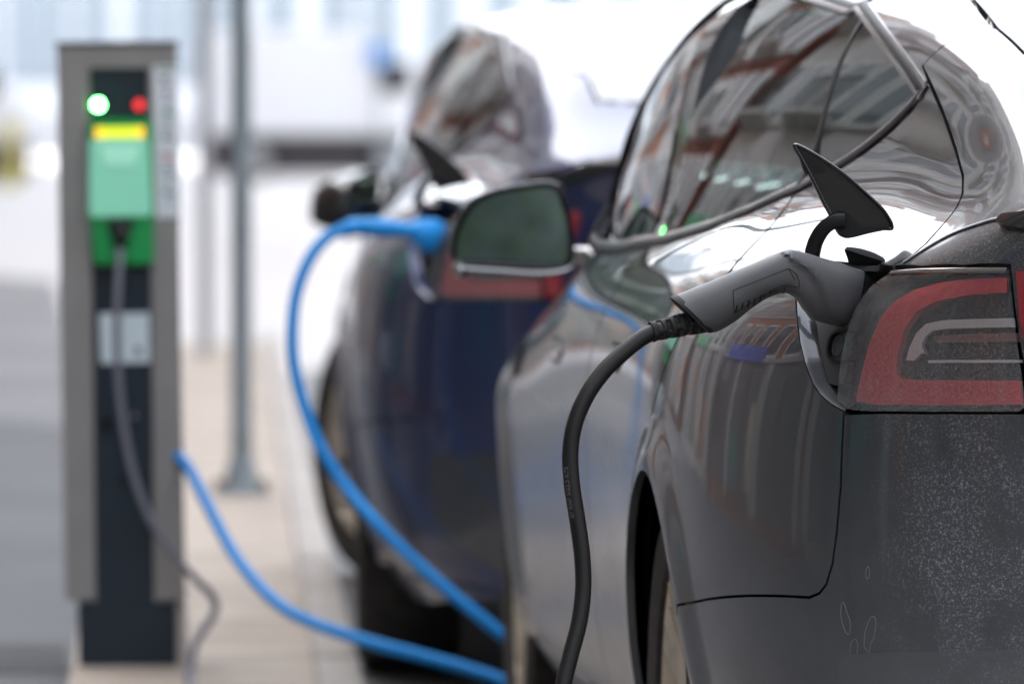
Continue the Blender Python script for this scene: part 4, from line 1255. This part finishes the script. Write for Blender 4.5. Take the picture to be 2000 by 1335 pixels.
# ------------------------------------------------------------------ grey cable hanging from the post
GREYC = mat('grey_cable_sheath', (.20, .20, .235), .5)
gc = empty('charging_cable', at(236, 470, YS - .06), 0, 'grey lilac cable hanging from the green socket of the post', 'charging cable')
bpy.context.view_layer.update()
gp = [(238, 445, -.045), (236, 470, -.065), (233, 520, -.08), (229, 600, -.09), (229, 680, -.09), (233, 760, -.09), (243, 840, -.09), (262, 930, -.09), (292, 1010, -.09), (335, 1078, -.09), (380, 1128, -.09), (408, 1155, -.09), (421, 1178, -.09),
      (416, 1202, -.1), (398, 1228, -.12), (382, 1258, -.15), (373, 1295, -.18), (370, 1340, -.22), (368, 1390, -.32)]
gpath = [at(x, y, YS + dy) for x, y, dy in gp]
e = gpath[-1]; gpath += [V((e.x, e.y - .25, .022)), V((e.x - .02, e.y - 1.0, .022)), V((e.x - .1, e.y - 2.4, .022))]
for p in gpath: p.z = max(p.z, .022)
o = sweep('cable', catmull(gpath, 8), .0085, GREYC, None, seg=14); child_world(o, gc)
o = sweep('plug_end', [at(238, 436, YS - .035), at(238, 452, YS - .055), at(236, 486, YS - .07)], [.017, .016, .011], BLACKM, None, seg=14); child_world(o, gc)

# ------------------------------------------------------------------ ground
def sheet(name, pts, z, m_, kind='structure'):
    o = pyd(name, [(x, y, z) for x, y in pts], [tuple(range(len(pts)))], m_, smooth=False); return tag(o, kind=kind)
CONC = mat('pale_concrete', (.60, .59, .58), .8, noise=(1.2, .10))
def ground_mat(name, c1, c2, sc, rough=.75, sc2=60):
    m, n, L = new_mat(name); b = n['Principled BSDF']; tc = n.new('ShaderNodeTexCoord')
    a = n.new('ShaderNodeTexNoise'); a.inputs['Scale'].default_value = sc; a.inputs['Detail'].default_value = 8
    g = n.new('ShaderNodeTexNoise'); g.inputs['Scale'].default_value = sc2; g.inputs['Detail'].default_value = 3
    for q in (a, g): L.new(tc.outputs['Object'], q.inputs['Vector'])
    mr = n.new('ShaderNodeMapRange'); mr.inputs['From Min'].default_value = .35; mr.inputs['From Max'].default_value = .65; L.new(a.outputs['Fac'], mr.inputs['Value'])
    mx = n.new('ShaderNodeMix'); mx.data_type = 'RGBA'; mx.inputs[6].default_value = (*c1, 1); mx.inputs[7].default_value = (*c2, 1)
    L.new(mr.outputs[0], mx.inputs[0]); m2 = n.new('ShaderNodeMix'); m2.data_type = 'RGBA'; m2.blend_type = 'MULTIPLY'; m2.inputs[0].default_value = .35
    L.new(mx.outputs[2], m2.inputs[6]); L.new(g.outputs['Color'], m2.inputs[7]); L.new(m2.outputs[2], b.inputs['Base Color'])
    b.inputs['Roughness'].default_value = rough
    bp = n.new('ShaderNodeBump'); bp.inputs['Strength'].default_value = .4; bp.inputs['Distance'].default_value = .004
    L.new(g.outputs['Fac'], bp.inputs['Height']); L.new(bp.outputs[0], b.inputs['Normal'])
    return m
ASPH = ground_mat('asphalt', (.095, .098, .106), (.135, .136, .142), .8)
ROAD = ground_mat('damp_road', (.055, .052, .05), (.08, .075, .07), 1.5, .55)
PAVE = ground_mat('beige_paving', (.42, .35, .28), (.60, .51, .42), 3.2)
KERB = ground_mat('granite_kerb', (.46, .42, .38), (.54, .50, .46), 5)
sheet('ground', [(-500, -150), (500, -150), (500, 900), (-500, 900)], 0.0, CONC)
k0, k1 = V((.74, 14.0)), V((.99, 21.8))        # kerb line
kd = (k1 - k0).normalized()
def kx(y): return k0.x + (y - k0.y) * kd.x / kd.y
sheet('lot_asphalt', [(-9, -30), (kx(-30) - .62, -30), (kx(14.2) - .62, 14.2), (.30, 22), (.30, 25), (-1.2, 29), (-9, 31)], .004, ASPH)
PALE_ASPH = ground_mat('pale_asphalt', (.17, .17, .175), (.28, .275, .28), .5)
sheet('pale_lot', [(-9, 31), (-1.2, 29), (.30, 25), (.30, 46), (-1.5, 52), (-9, 50)], .005, PALE_ASPH)  # paler asphalt beyond the darker part of the lot
sheet('road', [(kx(-30), -30), (9, -30), (9, 60), (kx(30), 30)], .004, ROAD)
PW = .155
MB().box(((kx(5) - PW + .10) / 2 + .02, 1, -.03), (.5, .2, .1)) if False else None
vs = []; ys = [-5, 14.2, 22, 34]
_pl = [(kx(-5) - .62, -5), (kx(-5) - .1, -5), (kx(34) - .1, 34), (.30, 34), (.30, 22), (kx(14.2) - .62, 14.2)]
pave = pyd('pavement', [(x, y, .012) for x, y in _pl] + [(x, y, -.02) for x, y in _pl], [(0, 1, 2, 5), (5, 2, 4), (4, 2, 3)] + [(k, k + 6, (k + 1) % 6 + 6, (k + 1) % 6) for k in range(6)], PAVE, smooth=False)
tag(pave, kind='structure')
km = MB().box((0, 0, 0), (.094, .97, .09), None, .008, 2)
ko = km.build('kerb_stone', KERB); kme = ko.data
ang = -math.atan2(kd.x, kd.y)
first = True
for k in range(26):
    y = 9.0 + k
    c = ko if first else ko.copy()
    if not first: COL.objects.link(c)
    first = False
    c.parent = pave; c.location = (kx(y) - .05, y, -.027 + .002 * math.sin(k * 2.3)); c.rotation_euler = (0, 0, ang)
shadow_strip = sheet('kerb_shadow', [(-2.5, 14.25), (.12, 14.25), (.12, 15.0), (-2.5, 14.75)], .008, ground_mat('kerb_shadow_tone', (.05, .05, .055), (.09, .09, .09), 3, .85))  # dark strip painted in for the shadow along the kerb edge

# ------------------------------------------------------------------ poles
GALV = mat('galvanised_steel', (.27, .32, .345), .5, .2, noise=(8, .12))
def pole(px, py, r, h, lab, flange=True, m_=GALV):
    p = onground(px, py); e_ = empty('street_pole', (p.x, p.y, 0), 0, lab, 'pole')
    MB().cyl((0, 0, .02), (0, 0, h), r, r * .95, 24).build('pole_shaft', m_, e_)
    if flange:
        MB().cyl((0, 0, .015), (0, 0, .13), r * 1.9, r * 1.15, 20).build('pole_collar', m_, e_)
        MB().box((0, 0, .012), (r * 5.2, r * 5.2, .03), None, .004).build('base_plate', m_, e_)
        for a in (-1, 1):
            for b in (-1, 1): MB().cyl((a * r * 2.1, b * r * 2.1, .024), (a * r * 2.1, b * r * 2.1, .055), .012, .012, 6).build('anchor_bolt', mat('rusty_bolt', (.20, .13, .09), .8), e_)
    return e_
pole(472, 972, .033, 4.2, 'thick green grey steel pole bolted to the pavement beyond the charging post')
pole(402, 700, .036, 4.0, 'pale slim pole farther off, between the charging post and the bolted pole', False, mat('pale_pole', (.42, .43, .46), .5))

# ------------------------------------------------------------------ far side of the square: white building, vans, yellow hydrant
WALL = mat('white_render', (.74, .76, .79), .8, noise=(.6, .04))
WIN = mat('pale_blind_glass', (.30, .35, .40), .15)
WINF = mat('window_frame_grey', (.46, .50, .54), .5)
bld = empty('white_building', (0, 165, 0), 0, 'white rendered building with pale tall windows closing the far side of the square', 'building')
MB().box((0, 6, 9), (72, 12, 18)).build('wall', WALL, bld)
MB().box((0, -.15, .5), (72, .3, 1.0)).build('plinth', mat('plinth_grey', (.50, .50, .52), .8), bld)
wm = MB().box((0, 0, 0), (1.0, .12, 2.6)).build('window', WINF, bld)
pm = MB().box((0, -.07, .0), (.84, .03, 2.42)).build('pane', WIN, wm); 
MB().box((0, -.10, 0), (.06, .03, 2.42)).build('mullion', WINF, wm)
firstw = True
s165 = F_PX / 165
for zc in (3.0, 6.9, 10.6, 14.4):
    for px in (-190, -110, -40, 48, 100, 185, 285, 365, 445, 545, 655, 745, 860, 980, 1100, 1220, 1330):
        x = (px - VPX) / s165
        if firstw: c = wm; firstw = False
        else:
            c = wm.copy(); COL.objects.link(c)
            for ch in wm.children: d = ch.copy(); COL.objects.link(d); d.parent = c
        c.parent = bld; c.location = (x, 0.0, zc)
def van(x, y, rz, L, W, H, lab, body_m, low_m, skirt):
    e_ = empty('van', (x, y, 0), rz, lab, 'van')
    prof = [(-L / 2, skirt), (L / 2, skirt), (L / 2, skirt + .45), (L / 2 - .25, skirt + .75), (L / 2 - 1.1, H - .25), (L / 2 - 1.5, H), (-L / 2 + .15, H), (-L / 2, H - .15)]
    F = Matrix(((1, 0, 0, 0), (0, 0, 1, 0), (0, 1, 0, 0), (0, 0, 0, 1)))
    m = MB(); m.prism(prof, -W / 2, W / 2, F); bmesh.ops.recalc_face_normals(m.bm, faces=m.bm.faces)
    bmesh.ops.bevel(m.bm, geom=[g for g in m.bm.edges if g.calc_face_angle(0) > .3], offset=.07, segments=3, affect='EDGES')
    m.build('van_body', body_m, e_)
    MB().box((0, 0, (skirt + .10) / 2), (L * .985, W * .97, skirt - .08), None, .02).build('side_skirt', low_m, e_)
    for sx in (-L / 2 + .95, L / 2 - .95):
        for sy in (-1, 1):
            w_ = MB().lathe([(.2, -.11), (.33, -.11), (.36, -.08), (.36, .08), (.33, .11), (.2, .11)], axis='Y', seg=32).build('wheel', TYRE, e_); w_.location = (sx, sy * (W / 2 - .1), .36)
            h_ = MB().cyl((0, -.10, 0), (0, .10, 0), .21, .21, 24).build('hubcap', mat('hub_grey', (.4, .4, .42), .4, .6), w_)
    for sy in (-1, 1):
        MB().box((L / 2 - .85, sy * (W / 2), H - .75), (.6, .02, .5), None, .008).build('side_window', BLACKG, e_)
        MB().box((L / 2 - .1, sy * (W / 2 - .25), skirt + .55), (.12, .3, .2), None, .02).build('headlight', mat('headlight_glass', (.35, .35, .36), .6), e_)
    MB().box((-L / 2, 0, H - .7), (.02, W * .8, .6), None, .008).build('rear_window', BLACKG, e_)
    return e_
VW = mat('white_van_paint', (.82, .83, .85), .35, coat=.6)
VL = mat('dark_underbody', (.045, .040, .042), .7)
van((622 - VPX) / 120, 108, 0, 4.0, 1.9, 2.4, 'white van parked across the square right of the bolted pole', VW, VL, .72)
van(-2.3, 104, R(4), 5.2, 2.0, 2.3, 'white van whose nose shows left of the charging post', VW, VL, .62)
blue_sign = empty('wall_sign', at(740, 108, 106.8), 0, 'small bright blue square sign beside the white van', 'sign')
MB().box((0, 0, 0), (.30, .03, .34), None, .01).build('sign_board', mat('sign_blue', (.03, .22, .62), .5), blue_sign)
_z = blue_sign.location.z
MB().cyl((0, .03, -_z), (0, .03, .10), .03, .03, 12).build('sign_post', GALV, blue_sign)
hy = onground(22, 345); yh = empty('bollard', (hy.x, 98, 0), 0, 'yellow bollard at the left edge by the white van nose', 'bollard')
YEL = mat('yellow_paint', (.55, .47, .10), .5)
MB().lathe([(.001, 0), (.15, 0), (.15, .12), (.11, .16), (.11, .78), (.13, .80), (.13, .88), (.08, .97), (.001, 1.0)], seg=24).build('bollard_body', YEL, yh)
MB().lathe([(.112, .50), (.116, .51), (.116, .60), (.112, .61)], seg=24).build('bollard_band', mat('band_grey', (.35, .35, .33), .5), yh)

# ------------------------------------------------------------------ street sides (outside the frame, seen in the paintwork and glass)
def street_house(x, y, L, W, H, rz, col, lab, cols=4, rows=4, accent=None, wh=2.1, balc=0):
    e_ = empty('street_house', (x, y, 0), rz, lab, 'building')
    MB().box((0, 0, H / 2), (W, L, H)).build('wall', mat('facade_%d%d%d' % tuple(int(c * 99) for c in col), col, .85, noise=(1.5, .12)), e_)
    MB().box((W / 2 + .05, 0, H - .2), (.4, L + .1, .4)).build('cornice', mat('cornice_stone', (.45, .43, .40), .8), e_)
    MB().box((W / 2 + .03, 0, 1.6), (.08, L * .96, 2.6)).build('shop_front', mat('shop_glass', (.13, .135, .14), .25), e_)
    w0 = None
    for r in range(rows):
        for c in range(cols):
            yy = -L / 2 + L * (c + .5) / cols; zz = 4.3 + r * (H - 5.0) / rows
            if w0 is None:
                w0 = MB().box((0, 0, 0), (.10, 1.65, wh + .15)).build('window', mat('frame_white', (.75, .74, .72), .6), e_)
                MB().box((.05, 0, 0), (.03, 1.4, wh - .1)).build('pane', mat('street_glass', (.04, .05, .055), .06), w0); c_ = w0
            else:
                c_ = w0.copy(); COL.objects.link(c_); c_.parent = e_
                d = w0.children[0].copy(); COL.objects.link(d); d.parent = c_
            c_.location = (W / 2 + .02, yy, zz)
    if balc:
        b0 = None
        for r in range(1, rows):
            for c in range(cols):
                if (r * 3 + c * balc) % 3 == 0: continue
                yy = -L / 2 + L * (c + .5) / cols; zz = 3.05 + r * (H - 5.0) / rows
                if b0 is None:
                    b0 = MB().box((.5, 0, 0), (1.0, 2.1, .14)).build('balcony', mat('cornice_stone'), e_)
                    m_ = MB()
                    for k in range(9): m_.box((.97, -1.0 + k * .25, .55), (.03, .03, 1.0))
                    m_.box((.97, 0, 1.06), (.05, 2.1, .05)); m_.build('railing', mat('iron_black', (.015, .015, .016), .5), b0); c_ = b0
                else:
                    c_ = b0.copy(); COL.objects.link(c_); c_.parent = e_; d = b0.children[0].copy(); COL.objects.link(d); d.parent = c_
                c_.location = (W / 2, yy, zz)
    for r in range(rows + 1):
        MB().box((W / 2 + .05, 0, 3.15 + r * (H - 5.0) / rows if r else 3.05), (.22, L, .16)).build('string_course', mat('cornice_stone'), e_)
    for c in range(cols + 1):
        pr = random.random()
        MB().box((W / 2 + .06, -L * .48 + L * .96 * c / cols + random.uniform(-.5, .5), 1.6), (.14, .2 + .8 * pr, 2.8)).build('shop_pier', mat('pier_stone', (.40, .38, .35), .8) if pr > .5 else mat('pier_brown', (.14, .08, .05), .8), e_)
        if c < cols and random.random() < .55:
            MB().box((W / 2 + .075, -L * .48 + L * .96 * (c + .5) / cols, random.uniform(.7, 1.9)), (.05, L / cols * random.uniform(.3, .8), random.uniform(.7, 1.8))).build('shop_display', random.choice([mat('display_cream', (.5, .42, .32), .6), mat('display_teal', (.05, .22, .2), .6), mat('display_orange', (.4, .16, .07), .6), mat('display_dark', (.03, .03, .03), .4)]), e_)
    if accent: MB().box((W / 2 + .12, L * .2, 3.3), (.16, L * .5, .7)).build('shop_sign', accent, e_)
    return e_
BRK, ORG_, WHT, CRM, GRY2 = (.19, .07, .05), (.36, .15, .08), (.55, .54, .52), (.38, .32, .24), (.15, .155, .17)
row = [(-14.5, -22, 12, WHT, None), (-14.0, -9, 13, BRK, 1), (-13.5, 5, 14, CRM, 2), (-12.8, 20, 15, ORG_, 1), (-12.0, 35, 14, WHT, 2), (-11.2, 50, 15, BRK, 3), (-10.5, 65, 14, WHT, 1), (-10.1, 80, 15, ORG_, 2), (-9.6, 96, 16, GRY2, 3), (-9.3, 113, 17, ORG_, 1), (-9.0, 131, 18, WHT, None)]
SG = {1: mat('shop_sign_blue', (.05, .08, .45), .5), 2: mat('shop_sign_green', (.05, .35, .15), .5), 3: mat('shop_sign_red', (.5, .06, .06), .5)}
names_ = ['white', 'brick red', 'cream', 'orange', 'white', 'brick red', 'white', 'orange', 'grey', 'orange', 'white']
HL = ['white street house on the left, farthest behind the photographer', 'brick red house with a blue shop sign, left of the street behind the photographer', 'cream house with a green shop sign, left of the nearest car',
      'orange house with a blue shop sign, left of the charging post', 'white house with a green shop sign, on the left past the charging post', 'brick red house with a red shop sign, on the left past the poles',
      'white house with a blue shop sign, halfway along the left side', 'orange house with a green shop sign, far along the left side', 'grey house with a red shop sign, left of the white vans',
      'orange house with a blue shop sign, farthest orange one on the left side', 'white house without a sign at the far end of the left side']
for i, (x, y, L, col, a) in enumerate(row):
    street_house(x, y, L, 9, 20 + (i * 37 % 5), R(-1.2), col, HL[i], 6, 5, SG.get(a), balc=i % 3)  # left row made tall to keep the sky out of the pillar's reflections
row2 = [(16, 0, 22, CRM), (17, 24, 24, WHT), (18, 50, 26, ORG_), (19, 78, 26, WHT)]
for i, (x, y, L, col) in enumerate(row2):
    street_house(x, y, L, 9, 12, R(180 - 1), col, ('cream house right of the nearest car, across the road', 'white house on the right, just past the cream one', 'orange house on the right side of the road', 'white house farthest along the right side')[i], 5, 3)
street_house(2, -34, 26, 9, 10, R(90), GRY2, 'grey house added for dark reflections behind the photographer', 6, 3)  # unseen, added so the rear bumper mirrors something dark

# trees behind the photographer: they darken the door mirror and the rear of the car
LEAF = mat('tree_leaf', (.075, .12, .07), .6, noise=(3, .35)); BARK = mat('tree_bark', (.09, .07, .055), .9)
def tree(x, y, h, lab, seed):
    rr_ = random.Random(seed); e_ = empty('tree', (x, y, 0), 0, lab, 'tree')
    tr = MB(); tr.cyl((0, 0, 0), (.1, 0, h * .45), .22, .13, 12)
    for k in range(6):
        a = k * 1.05; tr.cyl((.08, 0, h * (.28 + .03 * k)), (math.cos(a) * h * .25, math.sin(a) * h * .25, h * (.55 + .05 * k)), .09, .03, 7)
    tr.build('trunk', BARK, e_)
    vs, fs = [], []
    cl = [(rr_.uniform(-1, 1) * h * .26, rr_.uniform(-1, 1) * h * .26, h * rr_.uniform(.34, .95)) for _ in range(38)]
    for k in range(2000):
        c = cl[k % 38]; p = V(c) + V((rr_.gauss(0, 1), rr_.gauss(0, 1), rr_.gauss(0, .8))) * h * .07
        a = V((rr_.gauss(0, 1), rr_.gauss(0, 1), rr_.gauss(0, 1))).normalized() * .12; b = a.orthogonal().normalized() * .075
        i = len(vs); vs += [p - a, p + b, p + a, p - b]; fs.append((i, i + 1, i + 2, i + 3))
    pyd('crown', vs, fs, LEAF, e_, smooth=False)
for i, (x, y, h) in enumerate(((-1.2, -11, 8.5), (4.5, -15, 10), (1.2, -20, 9.5), (9, -12, 9))):
    tree(x, y, h, ('leafy tree closest behind the photographer', 'tall tree behind the photographer, right of the closest one', 'tree behind the photographer, straight back', 'tree behind the photographer by the cream house')[i], i + 5)
